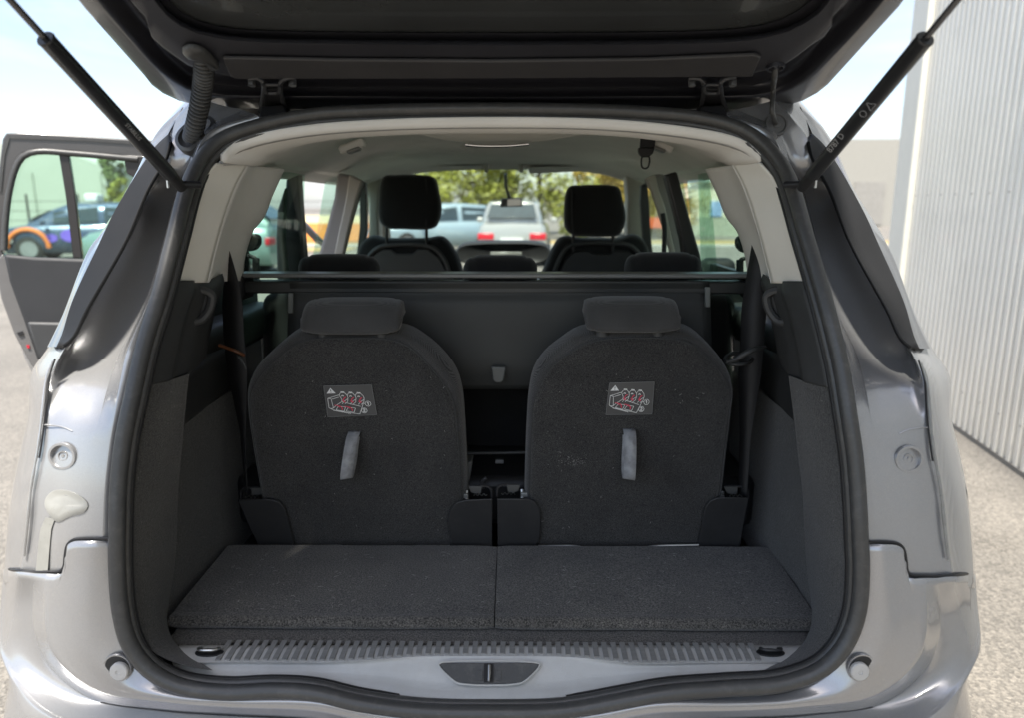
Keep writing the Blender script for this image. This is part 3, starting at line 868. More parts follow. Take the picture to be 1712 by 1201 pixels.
# roof skin above
roof_c = []
for Y, w, ze, zc in ((.40, .50, 1.555, 1.60), (.6, .57, 1.555, 1.635), (1.2, .66, 1.555, 1.655), (1.9, .66, 1.545, 1.645), (2.25, .63, 1.51, 1.60)):
    roof_c.append(arch(Y, w, ze, zc))
loft('roof_skin', roof_c, PAINT, car, n=40, across=3)
# side rails joining roof and linings, left and right
for s in (-1, 1):
    ra = [Vector((s * .50, .44, 1.555)), Vector((s * .57, .6, 1.555)), Vector((s * .66, 1.2, 1.555)), Vector((s * .66, 1.9, 1.545)), Vector((s * .63, 2.25, 1.51))]
    rb_ = [Vector((s * .52, .44, 1.50)), Vector((s * .57, .62, 1.45)), Vector((s * .63, 1.2, 1.45)), Vector((s * .63, 1.9, 1.45)), Vector((s * .60, 2.22, 1.45))]
    rc_ = [Vector((s * .46, .40, 1.462)), Vector((s * .50, .62, 1.462)), Vector((s * .555, 1.2, 1.471)), Vector((s * .557, 1.9, 1.474)), Vector((s * .535, 2.2, 1.474))]
    loft('roof_rail', [ra, rb_, rc_], LINER, car, n=30, across=2)
# roof console with lamp strip, grip lamps and belt tongue
cen = [PY(x, y, Y) for x, y, Y in ((690, 222, .60), (740, 232, .72), (790, 238, .78), (830, 240, .80), (880, 238, .78), (930, 232, .72), (985, 222, .60))]
cenb = [v + Vector((0, -.10, .003)) for v in cen]
loft('roof_console', [[v + Vector((0, 0, .02)) for v in cen], cen, near(cen, cenb, .3), cenb, [v + Vector((0, -.1, .02)) for v in cenb]], mat('pale_console_plastic', (.80, .78, .70), .6, var=.03), car, n=30, across=2)
strip = [PY(x, y, .74) for x, y in ((778, 241), (800, 243), (850, 243), (884, 240))]
tube('reading_lamp_strip', catmull(strip, 20), .004, mat('chrome_strip', (.8, .8, .8), .15, metal=1), car, 8)
for k, (x, y) in enumerate(((590, 245), (1103, 243))):
    c = PY(x, y, .85)
    o = box('grip_lamp', c, (.065, .05, .022), LINER, car, .008, Matrix.Rotation(R(-20 if k == 0 else 20), 3, 'Y'), 3)
    box('lamp_lens', c + Vector((.006 if k == 0 else -.006, -.014, -.010)), (.034, .03, .008), mat('lamp_lens_grey', (.25, .25, .24), .3), o, .003, Matrix.Rotation(R(-20 if k == 0 else 20), 3, 'Y'))
bt = [PY(x, y, .80) for x, y in ((1072, 228), (1097, 229), (1094, 250), (1070, 250))]
belt_tongue = prism('roof_belt', bt, (0, .012, 0), WEBBING, car, .002)
prism('belt_buckle', [PY(x, y, .795) for x, y in ((1068, 246), (1095, 246), (1092, 256), (1085, 262), (1074, 262), (1068, 255))], (0, .02, 0), PLASTIC_D, belt_tongue, .003)
tg = catmull([PY(x, y, .80) for x, y in ((1074, 262), (1073, 278), (1076, 281), (1081, 281), (1084, 278), (1085, 262))], 24, True)
tube('belt_tongue_plate', tg, .0022, DKMETAL, belt_tongue, 6, True)
# ---- tailgate, swung up on its hinges
GA = R(13)
GH = Vector((0, .345, 1.575))                       # hinge line
GU = Vector((0, -math.cos(GA), math.sin(GA)))       # towards the free edge
GN = Vector((0, -math.sin(GA), -math.cos(GA)))      # out of the inner face, downwards
def PG(px, py, d=0.0): return PP(px, py, GH + GN * d, GN)
def gate_curve(pts, d, ext=1.0, flare=(0, 0)):
    c = [PG(x, y, d) for x, y in pts]
    def go(v, f):
        t = (v - GH).dot(GU)
        return v + GU * (ext - t) + Vector((f, 0, 0))
    def half(v, f):
        t = (v - GH).dot(GU)
        return v + GU * (ext * .62 - t) + Vector((f * .6, 0, 0))
    return [go(c[0], -flare[0]), half(c[0], -flare[0])] + c + [half(c[-1], flare[1]), go(c[-1], flare[1])]
OUT = [(100, -40), (135, 0), (190, 62), (243, 122), (262, 144), (292, 161), (330, 173), (400, 178), (560, 180), (822, 181), (1100, 180), (1250, 179), (1310, 174), (1345, 163), (1376, 143), (1398, 120), (1456, 56), (1507, 0), (1540, -40)]
LIPP = [(128, -40), (160, 0), (210, 58), (258, 112), (285, 135), (315, 152), (350, 163), (420, 166), (570, 167), (822, 168), (1090, 167), (1235, 166), (1290, 162), (1322, 152), (1352, 134), (1380, 108), (1436, 50), (1480, 0), (1512, -40)]
CHAN = [(175, -40), (205, 0), (238, 40), (270, 85), (300, 112), (335, 134), (375, 142), (440, 145), (580, 146), (822, 147), (1080, 146), (1215, 145), (1265, 142), (1300, 130), (1335, 108), (1362, 80), (1400, 40), (1440, 0), (1470, -40)]
TRIM = [(190, -40), (217, 0), (246, 32), (252, 60), (290, 92), (330, 116), (385, 126), (440, 127), (590, 128), (822, 129), (1070, 128), (1205, 127), (1260, 122), (1310, 108), (1352, 78), (1388, 52), (1392, 26), (1420, 0), (1445, -40)]
GLS = [(225, -40), (262, 0), (292, 32), (330, 50), (380, 60), (440, 65), (600, 68), (822, 70), (1050, 69), (1190, 66), (1265, 60), (1325, 45), (1365, 22), (1385, 0), (1410, -40)]
GL2 = [(250, -40), (280, -2), (306, 22), (340, 38), (385, 47), (440, 51), (600, 54), (822, 55), (1050, 54), (1185, 51), (1250, 46), (1305, 33), (1342, 12), (1362, -6), (1385, -40)]
ng = 90
def gc(p, d, ext=1.0, fl=(.22, .22)): return catmull(gate_curve(p, d, ext, fl), ng)
g_out0 = [v - GN * 0.045 for v in gc(OUT, 0)]
shell = [[v + Vector((-v.x * .06, .01, 0)) for v in g_out0], gc(OUT, -.004), gc(OUT, 0.004), gc(LIPP, .012), near(gc(LIPP, .012), gc(CHAN, .0), .3), gc(CHAN, -.012), gc(TRIM, -.012)]
gate = loft('tailgate', shell, GATEPAINT, car, n=ng, across=2, angle=60, curved=False)
loft('tailgate_trim', [gc(TRIM, -.012), gc(TRIM, .016), near(gc(TRIM, .022), gc(GLS, .022), .06), near(gc(TRIM, .022), gc(GLS, .020), .92), gc(GLS, .014), near(gc(GLS, .0), gc(GL2, .0), .2), gc(GL2, .002)], TAILTRIM, gate, n=ng, across=1, smooth_across=False, curved=False)
g2 = gc(GL2, -.001, .75, (0, 0))
vs = list(g2); k = len(vs)
gp = mesh_obj('rear_window', vs + [v - GN * .006 for v in vs], [tuple(range(k)), tuple(range(2 * k - 1, k - 1, -1))] + [(i, (i + 1) % k, k + (i + 1) % k, k + i) for i in range(k)], PRIVACY, gate, smooth=False)
# outer skin and lower free end of the tailgate, above the camera
tx = g_out0
ends = [v - GU * 0.0 for v in tx]
skin = [tx, [Vector((v.x * .93, v.y, v.z)) - GN * .05 for v in tx], [Vector((v.x * .5, v.y, v.z)) - GN * .075 for v in tx], [Vector((0, v.y, v.z)) - GN * .085 for v in tx]]
loft('tailgate_skin', skin, PAINT, gate, n=ng, across=1, curved=False)
lowp = [GH + GU * .62 + GN * .012 + Vector((x, 0, 0)) for x in (-.46, .46)]
prism('tailgate_lower_trim', [GH + GU * .61 + GN * .004 + Vector((-.42, 0, 0)), GH + GU * .61 + GN * .004 + Vector((.44, 0, 0)), GH + GU * .98 + GN * .004 + Vector((.46, 0, 0)), GH + GU * .98 + GN * .004 + Vector((-.44, 0, 0))], GN * .02, TAILTRIM, gate, .006)
tail_end = [GH + GU * 1.0 + GN * (.02) + Vector((-.66, 0, 0)), GH + GU * 1.0 + GN * .02 + Vector((.66, 0, 0)), GH + GU * 1.0 - GN * .12 + Vector((.62, 0, 0)), GH + GU * 1.0 - GN * .12 + Vector((-.62, 0, 0))]
prism('tailgate_edge', tail_end, GU * .02, PAINT, gate, .006)
band = [PG(x, y, .023) for x, y in ((372, 91), (560, 95), (822, 97), (1080, 94), (1262, 86), (1272, 90), (1258, 122), (822, 125), (395, 126), (385, 122))]
prism('tailgate_trim_band', band, GN * .006, mat('trim_band', (.042, .040, .042), .55, bump=.2, bscale=800), gate, .002)
# bumpers stops and slot on the gate rim
prism('rim_slot', [PG(x, y, .010) for x, y in ((812, 162), (832, 162), (832, 166), (812, 166))], GN * .002, PLASTIC_D, gate)
# hinges
for k, cx in enumerate((455, 1191)):
    def H(dx, y, d=.03): return PG(cx + dx, y, d)
    arms = []
    arms.append(tube_data(catmull([H(-38, 131, .026), H(-24, 130, .028), H(-16, 136, .032), H(-14, 148, .034), H(-16, 165, .03), H(-20, 186, .02)], 24), .0042, 8))
    arms.append(tube_data(catmull([H(38, 129, .026), H(24, 130, .028), H(15, 136, .032), H(14, 148, .034), H(17, 165, .03), H(24, 186, .02)], 24), .0042, 8))
    arms.append(tube_data(catmull([H(-13, 142, .036), H(-12, 152, .038), H(-8, 155, .038), H(8, 155, .038), H(12, 152, .038), H(13, 142, .036)], 24), .0034, 8))
    arms.append(tube_data([H(-13, 141, .034), H(13, 141, .034)], .003, 8))
    vs, fs = join_data(arms)
    hg = mesh_obj('hinge', vs, fs, DKMETAL, gate)
    prism('hinge_plate', [H(-15, 145, .024), H(15, 145, .024), H(20, 182, .016), H(-18, 182, .016)], GN * .004, DKMETAL, gate, .001)
    for dx in (-34, 34):
        b0 = H(dx, 133, .024)
        vs, fs = tube_data([b0, b0 + GN * .010], .0065, 6)
        mesh_obj('hinge_bolt', vs, fs, mat('zinc_bolt', (.35, .35, .35), .35, metal=.9), gate, smooth=False)
    base = [PF(cx + dx, y, -.002) for dx, y in ((-20, 176), (20, 174), (28, 196), (-24, 197))]
    prism('hinge_base', base, (0, .03, 0), DKMETAL, car, .004)
# corrugated wiring sleeve and washer hose
wp = catmull([PY(326, 80, .187), PY(335, 88, .186), PY(340, 100, .196), PY(341, 116, .212), PY(339, 140, .240), PY(334, 175, .268), PY(326, 210, .295), PY(319, 238, .335)], 230)
rr_ = [(.0118 if i < 14 or i > 222 else (.0105, .0114, .0138, .0160, .0165, .0160, .0138, .0114)[i % 8]) for i in range(230)]
tube('wiring_sleeve', wp, rr_, RUBBER, car, 14)
gsk = catmull([PG(x, y, .028) for x, y in ((305, 82), (318, 76), (336, 80), (355, 95), (366, 112), (352, 108), (335, 98), (312, 92))], 40, True)
cushion('sleeve_grommet', gsk, GN, [(0, -.003), (0, .003), (.004, .007), (.012, .009)], RUBBER, gate)
gk = catmull([PF(x, y, .025) for x, y in ((300, 222), (312, 210), (330, 200), (350, 196), (358, 206), (350, 222), (332, 242), (318, 252), (303, 248), (296, 236))], 44, True)
cushion('sleeve_boot', gk, (0, -1, .3), [(-.004, -.012), (-.002, .004), (.004, .006), (.007, .0), (.014, -.003)], RUBBER, car)
wc = catmull([PG(1297, 110, .022), PG(1295, 128, .032), PF(1293, 150, -.05), PF(1291, 185, -.03), PF(1297, 206, .012)], 40)
tube('washer_hose', wc, .0042, RUBBER, car, 8)
for (cc, nn_) in ((PG(1297, 109, .022), GN), (PF(1297, 208, .018), Vector((0.1, -1, .25)))):
    vs, fs = disc_data(cc, nn_, .021 if nn_ is not GN else .014, .006, dish=.003)
    mesh_obj('hose_grommet', vs, fs, mat('grommet_grey', (.10, .10, .10), .5) if nn_ is not GN else GATEPAINT, car)

# ---- gas struts
def strut(bpx, tpx, rpx, Yb, Yt, k):
    b0 = PY(*bpx, Yb); t0 = PY(*tpx, Yt); d = (t0 - b0).normalized()
    e0 = b0 + d * ((t0 - b0).length * 1.9)
    s = tube('gas_strut', [b0, b0 + d * .01, b0 + d * .012, t0 - d * .004, t0 - d * .002, t0], [.0075, .0075, .0108, .0108, .0116, .0105], STRUT, car, 18)
    tube('strut_rod', [t0 - d * .01, e0], .0042, mat('strut_rod_steel', (.12, .12, .125), .25, metal=.8), s, 10)
    tube('strut_socket', [b0 - d * .022, b0 + d * .016], [.0085, .0095], PLASTIC_D, s, 12)
    c = b0 - d * .012
    tube('ball_stud', [c, c + Vector((.02 if k == 0 else -.02, .03, 0))], .006, DKMETAL, s, 10)
    tube('strut_clip', [c + Vector((-.012 if k == 0 else .012, -.012, .006)), c + Vector((-.012 if k == 0 else .012, -.012, -.006))], .0022, METAL, s, 6)
    return s, b0, d
sL = strut((292, 300), (75, 63), (20, 0), .16, -.07, 0)
sR = strut((1352, 300), (1548, 63), (1602, 0), .16, -.07, 1)
# faded print along the strut tubes
def strut_print(s, b0, d, txt, at, size, flip):
    cu = bpy.data.curves.new('strut_print', 'FONT'); cu.body = txt; cu.size = size; cu.extrude = 0.0001
    o = bpy.data.objects.new('strut_print', cu)
    COL.objects.link(o)
    dg = bpy.context.evaluated_depsgraph_get()
    me = bpy.data.meshes.new_from_object(o.evaluated_get(dg))
    bpy.data.objects.remove(o)
    X = d * (-1 if flip else 1)
    Zv = (CAM - (b0 + d * at)); Zv = (Zv - X * Zv.dot(X)).normalized()
    Yv = Zv.cross(X)
    M = Matrix((X, Yv, Zv)).transposed().to_4x4()
    M.translation = b0 + d * at + Zv * .0111
    me.transform(M)
    me.materials.clear(); me.materials.append(mat('faded_grey_print', (.30, .30, .30), .6))
    q = bpy.data.objects.new('strut_print', me); COL.objects.link(q); adopt(q, s)
    return q
strut_print(sR[0], sR[1], sR[2], '8787 D', .075, .0125, False)
strut_print(sL[0], sL[1], sL[2], 'STABILUS', .135, .008, True)
tri = [(0, 0), (.012, .0), (.006, .0105)]
Xs = sR[2]; Zs = (CAM - (sR[1] + Xs * .165)); Zs = (Zs - Xs * Zs.dot(Xs)).normalized(); Ys = Zs.cross(Xs)
tp = [sR[1] + Xs * (.168 + a_) + Ys * (b_ - .005) + Zs * .0112 for a_, b_ in tri]
tube('strut_print', catmull([tp[0].lerp(tp[1], t) for t in (0, .5, 1)] + [tp[1].lerp(tp[2], .5), tp[2], tp[2].lerp(tp[0], .5)], 30, True), .0005, MAT['faded_grey_print'], sR[0], 5, True)
rg = [sR[1] + Xs * (.158 + .0045 * math.cos(t)) + Ys * (.0045 * math.sin(t)) + Zs * .0114 for t in [2 * math.pi * i / 20 for i in range(20)]]
tube('strut_print', rg, .0005, MAT['faded_grey_print'], sR[0], 5, True)

# ---- third row seats
def seat_y(v): return v
def third_seat(out, panel, hx, lab, strap, covers, wires):
    SB, ST_ = Vector((0, .475, .62)), Vector((0, .405, 1.12))
    tilt = (ST_ - SB).normalized(); nr_ = Vector((0, tilt.z, -tilt.y))          # forward normal of the leaning back
    def PS(px, py, d=0.0): return PP(px, py, SB + nr_ * (-d), nr_)
    o3 = catmull([PS(x, y, -.01) for x, y in out], 110, True)
    seat = cushion('seat_backrest', o3, -nr_, [(.004, -.085), (-.001, -.07), (-.002, -.02), (.001, -.004), (.007, .004), (.016, .007)], FABRIC, car, dome=0)
    p3 = catmull([PS(x, y, -.004) for x, y in panel], 110, True)
    tube('panel_piping', [v - nr_ * .0035 for v in p3], .0014, mat('panel_stitching', (.045, .045, .044), .8), seat, 6, True)
    cushion('back_panel', p3, -nr_, [(0, -.004), (0, .003), (.002, .0055), (.007, .008), (.015, .0092)], SEATBACK, seat, dome=-.003)
    # headrest: rounded bar with stitched end caps
    (x0_, y0_, x1_, y1_, seam) = hx
    a_ = PS(x0_, (y0_ + y1_) / 2, .0); b_ = PS(x1_, (y0_ + y1_) / 2, .0)
    hgt = (PS(x0_, y0_, 0) - PS(x0_, y1_, 0)).length * .43
    dep = .044
    vs = []; nx, nn = 40, 28
    for i in range(nx):
        s = i / (nx - 1); u = 2 * s - 1
        e = (1 - abs(u) ** 4.5) ** .5 if abs(u) < 1 else 0
        e = max(e, .02)
        e2 = .82 + .18 * e if abs(u) < .97 else e * 1.6
        c = a_.lerp(b_, s) + nr_ * .030 - tilt * .006
        for j in range(nn):
            t = 2 * math.pi * j / nn
            cz, cy = math.sin(t), math.cos(t)
            cz = math.copysign(abs(cz) ** .72, cz); cy = math.copysign(abs(cy) ** .72, cy)
            # top edge leans away so that the upper face shows
            k_ = (min(1, e) * .5 + .5) * (1 if e > .3 else e / .3)
            groove = 1 - .05 * math.exp(-((s - seam) / .012) ** 2) - .05 * math.exp(-((s - (1 - seam)) / .012) ** 2)
            vs.append(c + tilt * (cz * hgt * k_ * groove) + nr_ * (cy * dep * k_ * groove + .022 * cz))
    fs = grid_faces(nx, nn, True) + [tuple(range(nn)), tuple((nx - 1) * nn + j for j in range(nn))]
    hd = mesh_obj('headrest', vs, fs, FABRIC, seat, angle=80)
    for xx in (.2, .78):
        q = a_.lerp(b_, xx) - tilt * (hgt + .006) + nr_ * .018
        mesh_obj('headrest_collar', *tube_data([q - tilt * .012, q + tilt * .008], [.016, .013], 14), PLASTIC, seat)
    # printed folding instruction label
    def LP(u, v, d=0.0):
        tl, tr_, br, bl_ = [PS(x, y, .0105 + d) for x, y in lab]
        return tl.lerp(tr_, u).lerp(bl_.lerp(br, u), v)
    vs, fs, idx = [], [], []
    nu, nv = 14, 10
    def lay(u, v, e=0.0): return LP(u, v, e + .0008 * math.sin(u * 5) * math.sin(v * 4))
    for j in range(nv):
        for i in range(nu): vs.append(lay(i / (nu - 1), j / (nv - 1)))
    fs = grid_faces(nv, nu); idx = [0] * len(fs)
    def stroke(pts, w, mi, e=.0006):
        for (u0, v0), (u1, v1) in zip(pts, pts[1:]):
            n_ = 3
            for q_ in range(n_):
                ua, va = u0 + (u1 - u0) * q_ / n_, v0 + (v1 - v0) * q_ / n_
                ub, vb = u0 + (u1 - u0) * (q_ + 1) / n_, v0 + (v1 - v0) * (q_ + 1) / n_
                dx, dy = (ub - ua), (vb - va) / 1.45
                L_ = math.hypot(dx, dy) or 1
                ox, oy = -dy / L_ * w, dx / L_ * w * 1.45
                b_ = len(vs)
                vs.extend([lay(ua + ox, va + oy, e), lay(ub + ox, vb + oy, e), lay(ub - ox, vb - oy, e), lay(ua - ox, va - oy, e)])
                fs.append((b_, b_ + 1, b_ + 2, b_ + 3)); idx.append(mi)
    def circ(u, v, r, n_=14, a0=0, a1=2 * math.pi): return [(u + r * math.cos(a0 + (a1 - a0) * i / n_), v + r * 1.45 * math.sin(a0 + (a1 - a0) * i / n_)) for i in range(n_ + 1)]
    b_ = len(vs)
    vs.extend([lay(.04, .245, .0006), lay(.23, .245, .0006), lay(.135, .07, .0006)]); fs.append((b_, b_ + 1, b_ + 2)); idx.append(1)
    stroke([(.135, .12), (.135, .185)], .008, 0, .0010); stroke([(.135, .205), (.135, .222)], .009, 0, .0010)
    W = .0055
    stroke([(.05, .40), (.05, .70), (.09, .73), (.14, .72), (.12, .42), (.05, .40)], W, 1)
    stroke([(.05, .40), (.29, .30), (.34, .45), (.33, .52)], W, 1); stroke([(.14, .43), (.28, .37)], W, 1)
    stroke([(.14, .72), (.20, .64), (.33, .52), (.70, .70)], W, 1)
    stroke([(.05, .70), (.16, .80), (.66, 1 - .05), (.76, .62), (.80, .60)], W, 1)
    for i in range(3):
        u = .33 + .165 * i; v = .23 + .02 * i
        stroke([(u - .04, v + .08), (u, v), (u + .08, v), (u + .13, v + .09), (u + .14, v + .17), (u + .12, v + .30), (u + .06, v + .37)], W, 1)
        stroke([(u + .005, v - .03), (u + .08, v - .02)], W * 1.6, 1)
        stroke([(u + .01, v + .12), (u + .03, v + .085), (u + .06, v + .12)], W * 1.6, 1)
        stroke([(u + .0, v + .37), (u + .05, v + .28), (u + .14, v + .20)], W, 1)
        stroke(circ(u + .11, v + .25, .07, 8, math.pi * .75, math.pi * 1.45), .010, 2, .0009)
        stroke([(u + .015, v + .25), (u + .045, v + .31), (u + .08, v + .28)], .008, 2, .0009)
    for i in range(2):
        u = .17 + .20 * i; v = .66 + .05 * i
        stroke([(u + .02, v + .12), (u + .08, v), (u + .22, v + .04), (u + .18, v + .18), (u + .02, v + .12)], W, 1)
        stroke(circ(u + .08, v + .10, .07, 8, -math.pi * .5, math.pi * .1), .010, 2, .0009)
        stroke([(u + .0, v - .03), (u + .06, v - .02), (u + .10, v + .04)], .008, 2, .0009)
    for i in range(12):
        u = .12 + .03 * i; v = .765 + .012 * i
        stroke([(u, v), (u + .03, v + .04)], .005, 1)
    for u, v, dg_ in ((.86, .62, 1), (.76, .84, 2)):
        stroke(circ(u, v, .058), W, 1)
        if dg_ == 1: stroke([(u - .018, v - .02), (u + .004, v - .05), (u + .004, v + .05)], .009, 1)
        else: stroke([(u - .022, v - .025), (u, v - .055), (u + .022, v - .025), (u - .022, v + .045), (u + .026, v + .045)], .008, 1)
    stroke([(0, 0), (1, 0), (1, 1), (0, 1), (0, 0)], .006, 3, .0004)
    lb = mesh_obj('warning_label', vs, fs, None, seat, smooth=False, mats=[LABELMAT, WHITE, PINK, mat('label_stitching', (.16, .16, .16), .8)], idx=None)
    # indices survive only when no face was dropped
    if len(lb.data.polygons) == len(idx): lb.data.polygons.foreach_set('material_index', idx)
    # pull strap: a folded loop of webbing
    (sx0, sy0, sx1, sy1, w_) = strap
    top = PS(sx0, sy0, .012); bot = PS(sx1, sy1, .012)
    prof = [top + nr_ * .012, top - nr_ * .004, top.lerp(bot, .12) - nr_ * .020, top.lerp(bot, .5) - nr_ * .036, top.lerp(bot, .84) - nr_ * .042, bot - nr_ * .038, bot.lerp(top, .02) - nr_ * .020, top.lerp(bot, .7) - nr_ * .006, top.lerp(bot, .3) - nr_ * .002, top + nr_ * .010]
    cpath = catmull(prof, 44)
    xdir = Vector((1, 0, 0))
    vs = []
    for i, p in enumerate(cpath):
        tw = 0.35 * math.sin(i / 43 * math.pi) * (1 if hx[0] < 800 else -1)
        xd = Matrix.Rotation(tw, 3, tilt) @ xdir
        vs += [p - xd * w_, p + xd * w_]
    so = mesh_obj('pull_strap', vs, grid_faces(44, 2), STRAPGREY, seat)
    solid(so, .0018, 0)
    sl = [PS(sx0 - 10, sy0 - 2, .0098), PS(sx0 + 13, sy0 - 2, .0098), PS(sx0 + 13, sy0 + 4, .0098), PS(sx0 - 10, sy0 + 4, .0098)]
    prism('strap_slot', sl, -nr_ * .001, PLASTIC_D, seat)
    # hinge covers with latch hardware
    for cv, (bx, by, sg) in covers:
        pts = [PY(x, y, .455 - (918 - y) * .00022) for x, y in cv]
        pl = prism('hinge_cover', pts, (0, .004, 0), mat('hinge_cover_steel', (.030, .030, .031), .42, bump=.08, bscale=500, dust=.03), seat, .0018, 3)
        edge_ = [PY(x, y, .455 - (918 - y) * .00022 - .0004) for x, y in cv]
        hb_ = [PY(bx + dx * sg, by + dy, .475) for dx, dy in ((-22, 18), (-21, 4), (-16, -1), (14, -1), (24, 4), (26, 18))]
        br_ = tube_data(catmull(hb_[:4], 16), .0032, 6)
        tongue = [PY(bx + dx * sg, by + dy, .470) for dx, dy in ((-6, -1), (17, -1), (13, 9), (6, 12), (-4, 11))]
        prism('latch_tongue', tongue, (0, .006, 0), mat('latch_grey', (.075, .075, .072), .5), seat, .001)
        mesh_obj('latch_bracket', *br_, DKMETAL, seat)
        pin = [PY(bx + 20 * sg, by + 20, .47), PY(bx + 20 * sg, by + 6, .478)]
        mesh_obj('latch_pin', *tube_data(pin, .004, 8), METAL, seat)
        blk = [PY(bx + dx * sg, by + dy, .466) for dx, dy in ((18, 12), (31, 12), (33, 19), (17, 19))]
        prism('latch_block', blk, (0, .012, 0), mat('cast_metal', (.40, .40, .38), .45, metal=.7), seat, .001)
        spr = [PY(bx + (-14 + 22 * t) * sg, by + 13 + 1.5 * math.sin(t * 20), .478) for t in [i / 20 for i in range(21)]]
        mesh_obj('latch_spring', *tube_data(spr, .0012, 6), METAL, seat)
    for wpts in wires:
        mesh_obj('seat_wire', *tube_data(catmull([PY(x, y, .452) for x, y in wpts], 24), .0028, 8), METAL, seat)
    return seat
outL = [(500, 560), (455, 590), (425, 622), (413, 652), (415, 700), (424, 760), (436, 830), (448, 890), (456, 916), (520, 918), (620, 918), (720, 918), (776, 916), (780, 880), (777, 800), (773, 720), (768, 668), (758, 636), (735, 604), (705, 578), (672, 560), (590, 557)]
panL = [(508, 570), (465, 598), (434, 630), (420, 660), (421, 705), (430, 765), (441, 832), (453, 890), (460, 913), (520, 914), (620, 914), (720, 914), (770, 913), (772, 880), (770, 800), (765, 720), (758, 672), (742, 640), (715, 608), (688, 582), (655, 568), (585, 565)]
covLL = [(398, 837), (452, 836), (466, 840), (476, 851), (480, 866), (491, 908), (484, 919), (434, 919), (416, 880)]
covLR = [(823, 835), (778, 837), (762, 842), (751, 856), (749, 870), (752, 900), (757, 912), (768, 920), (823, 920)]
seat_l = third_seat(outL, panL, (499, 503, 671, 556, .10), ((541, 646), (621, 644), (630, 694), (548, 698)), (592, 724, 586, 786, .0125),
    [(covLL, (425, 818, 1)), (covLR, (800, 815, -1))], [[(488, 918), (492, 915), (540, 914), (570, 914), (582, 918), (590, 924)], [(668, 924), (674, 918), (690, 915), (752, 914)]])
outR = [(975, 562), (940, 583), (912, 606), (894, 634), (886, 668), (882, 720), (879, 800), (878, 880), (880, 914), (930, 917), (1040, 917), (1140, 916), (1190, 913), (1198, 890), (1207, 830), (1215, 760), (1222, 700), (1226, 650), (1215, 618), (1190, 586), (1155, 560), (1065, 554)]
panR = [(985, 572), (952, 590), (924, 612), (905, 640), (893, 672), (889, 720), (886, 800), (886, 880), (886, 911), (930, 913), (1040, 913), (1140, 912), (1184, 909), (1192, 888), (1200, 830), (1208, 760), (1215, 702), (1219, 655), (1206, 624), (1180, 595), (1145, 571), (1065, 564)]
covRL = [(831, 835), (882, 835), (894, 840), (902, 852), (904, 866), (903, 900), (897, 913), (886, 920), (832, 920)]
covRR = [(1252, 833), (1200, 833), (1188, 838), (1179, 850), (1176, 864), (1166, 912), (1168, 917), (1237, 915), (1244, 875)]
seat_r = third_seat(outR, panR, (977, 501, 1141, 553, .10), ((1019, 641), (1094, 639), (1090, 693), (1013, 694)), (1052, 720, 1047, 787, .0125),
    [(covRL, (853, 813, 1)), (covRR, (1228, 816, -1))], [[(900, 914), (960, 914), (975, 917), (985, 923)], [(1072, 922), (1080, 917), (1095, 914), (1168, 912)]])
# lint on the carpets and a chalky rub mark on one seat back
LINT = mat('pale_lint', (.42, .41, .38), .9)
def lint(parent, n_, place, nrm_, size=(.002, .005), rad=.00028):
    parts = []
    for _ in range(n_):
        c_ = place(); a_ = random.uniform(0, 6.28); l_ = random.uniform(*size)
        nn_ = Vector(nrm_).normalized(); u_ = nn_.orthogonal().normalized(); w_ = nn_.cross(u_)
        d_ = u_ * math.cos(a_) + w_ * math.sin(a_); e_ = nn_.cross(d_)
        parts.append(tube_data([c_ - d_ * l_, c_ + e_ * l_ * random.uniform(-.6, .6) + nn_ * .0006, c_ + d_ * l_], rad, 4))
    o = mesh_obj('lint', *join_data(parts), LINT, parent, smooth=False)
    tag(o, kind='stuff')
fb = [o for o in car.children if o.name.startswith('floor_board')]
for o, xa, xb_ in ((fb[0], -.56, .0), (fb[1], .0, .56)):
    lint(o, 70, lambda: Vector((random.uniform(xa, xb_), random.uniform(yfb + .03, yrb - .03), ZF + .0012)), (0, 0, 1))
lint(fb[0], 16, lambda: PZ(random.gauss(745, 9), random.gauss(928, 3), ZF + .0012), (0, 0, 1), (.0008, .002))
for st_, xa, xb_ in ((seat_l, 450, 745), (seat_r, 905, 1190)):
    lint(st_, 26, lambda: PP(random.uniform(xa, xb_), random.uniform(620, 900), Vector((0, .475, .62)) + Vector((0, -.0125, 0)), Vector((0, .99, .1386)).normalized()), (0, -1, -.14), (.001, .0026))
lint(seat_r, 60, lambda: PP(random.gauss(957, 11), random.gauss(772, 4), Vector((0, .4625, .62)), Vector((0, .99, .1386)).normalized()), (0, -1, -.14), (.0006, .0018), .0002)
# ---- loose boot cover: cassette, hanging sheet with grip, end tabs
cover = empty('boot_cover', Vector((0, .60, 1.14)), 'black roll-out boot cover hanging across the car behind the third-row seats', 'boot cover')
cb0 = PY(397, 462, .60); cb1 = PY(1262, 460, .60)
ctr = (cb0 + cb1) * .5
box('cassette_top', (ctr.x, .615, ctr.z + .001), (cb1.x - cb0.x, .06, .010), mat('cassette_top_highlight', (.16, .165, .16), .35), cover, .003)  # paler than the bar: the highlight along the top is put into its colour
box('cassette_bar', (ctr.x, .612, PY(830, 480, .60).z), (cb1.x - cb0.x - .01, .05, .027), mat('cassette_plastic', (.028, .030, .029), .45, bump=.1, bscale=700), cover, .004)
sh_t = [PY(x, 470, .582) for x in (484, 600, 720, 830, 950, 1070, 1186)]
sh_b = [PY(x, y, .600) for x, y in ((483, 648), (600, 649), (720, 650), (830, 651), (950, 650), (1070, 649), (1188, 648))]
sc_ = [sh_t, [v + Vector((0, .006, 0)) for v in near(sh_t, sh_b, .10)], [v + Vector((0, -.006, 0)) for v in near(sh_t, sh_b, .2)], [v + Vector((0, -.014, 0)) for v in near(sh_t, sh_b, .75)], sh_b]
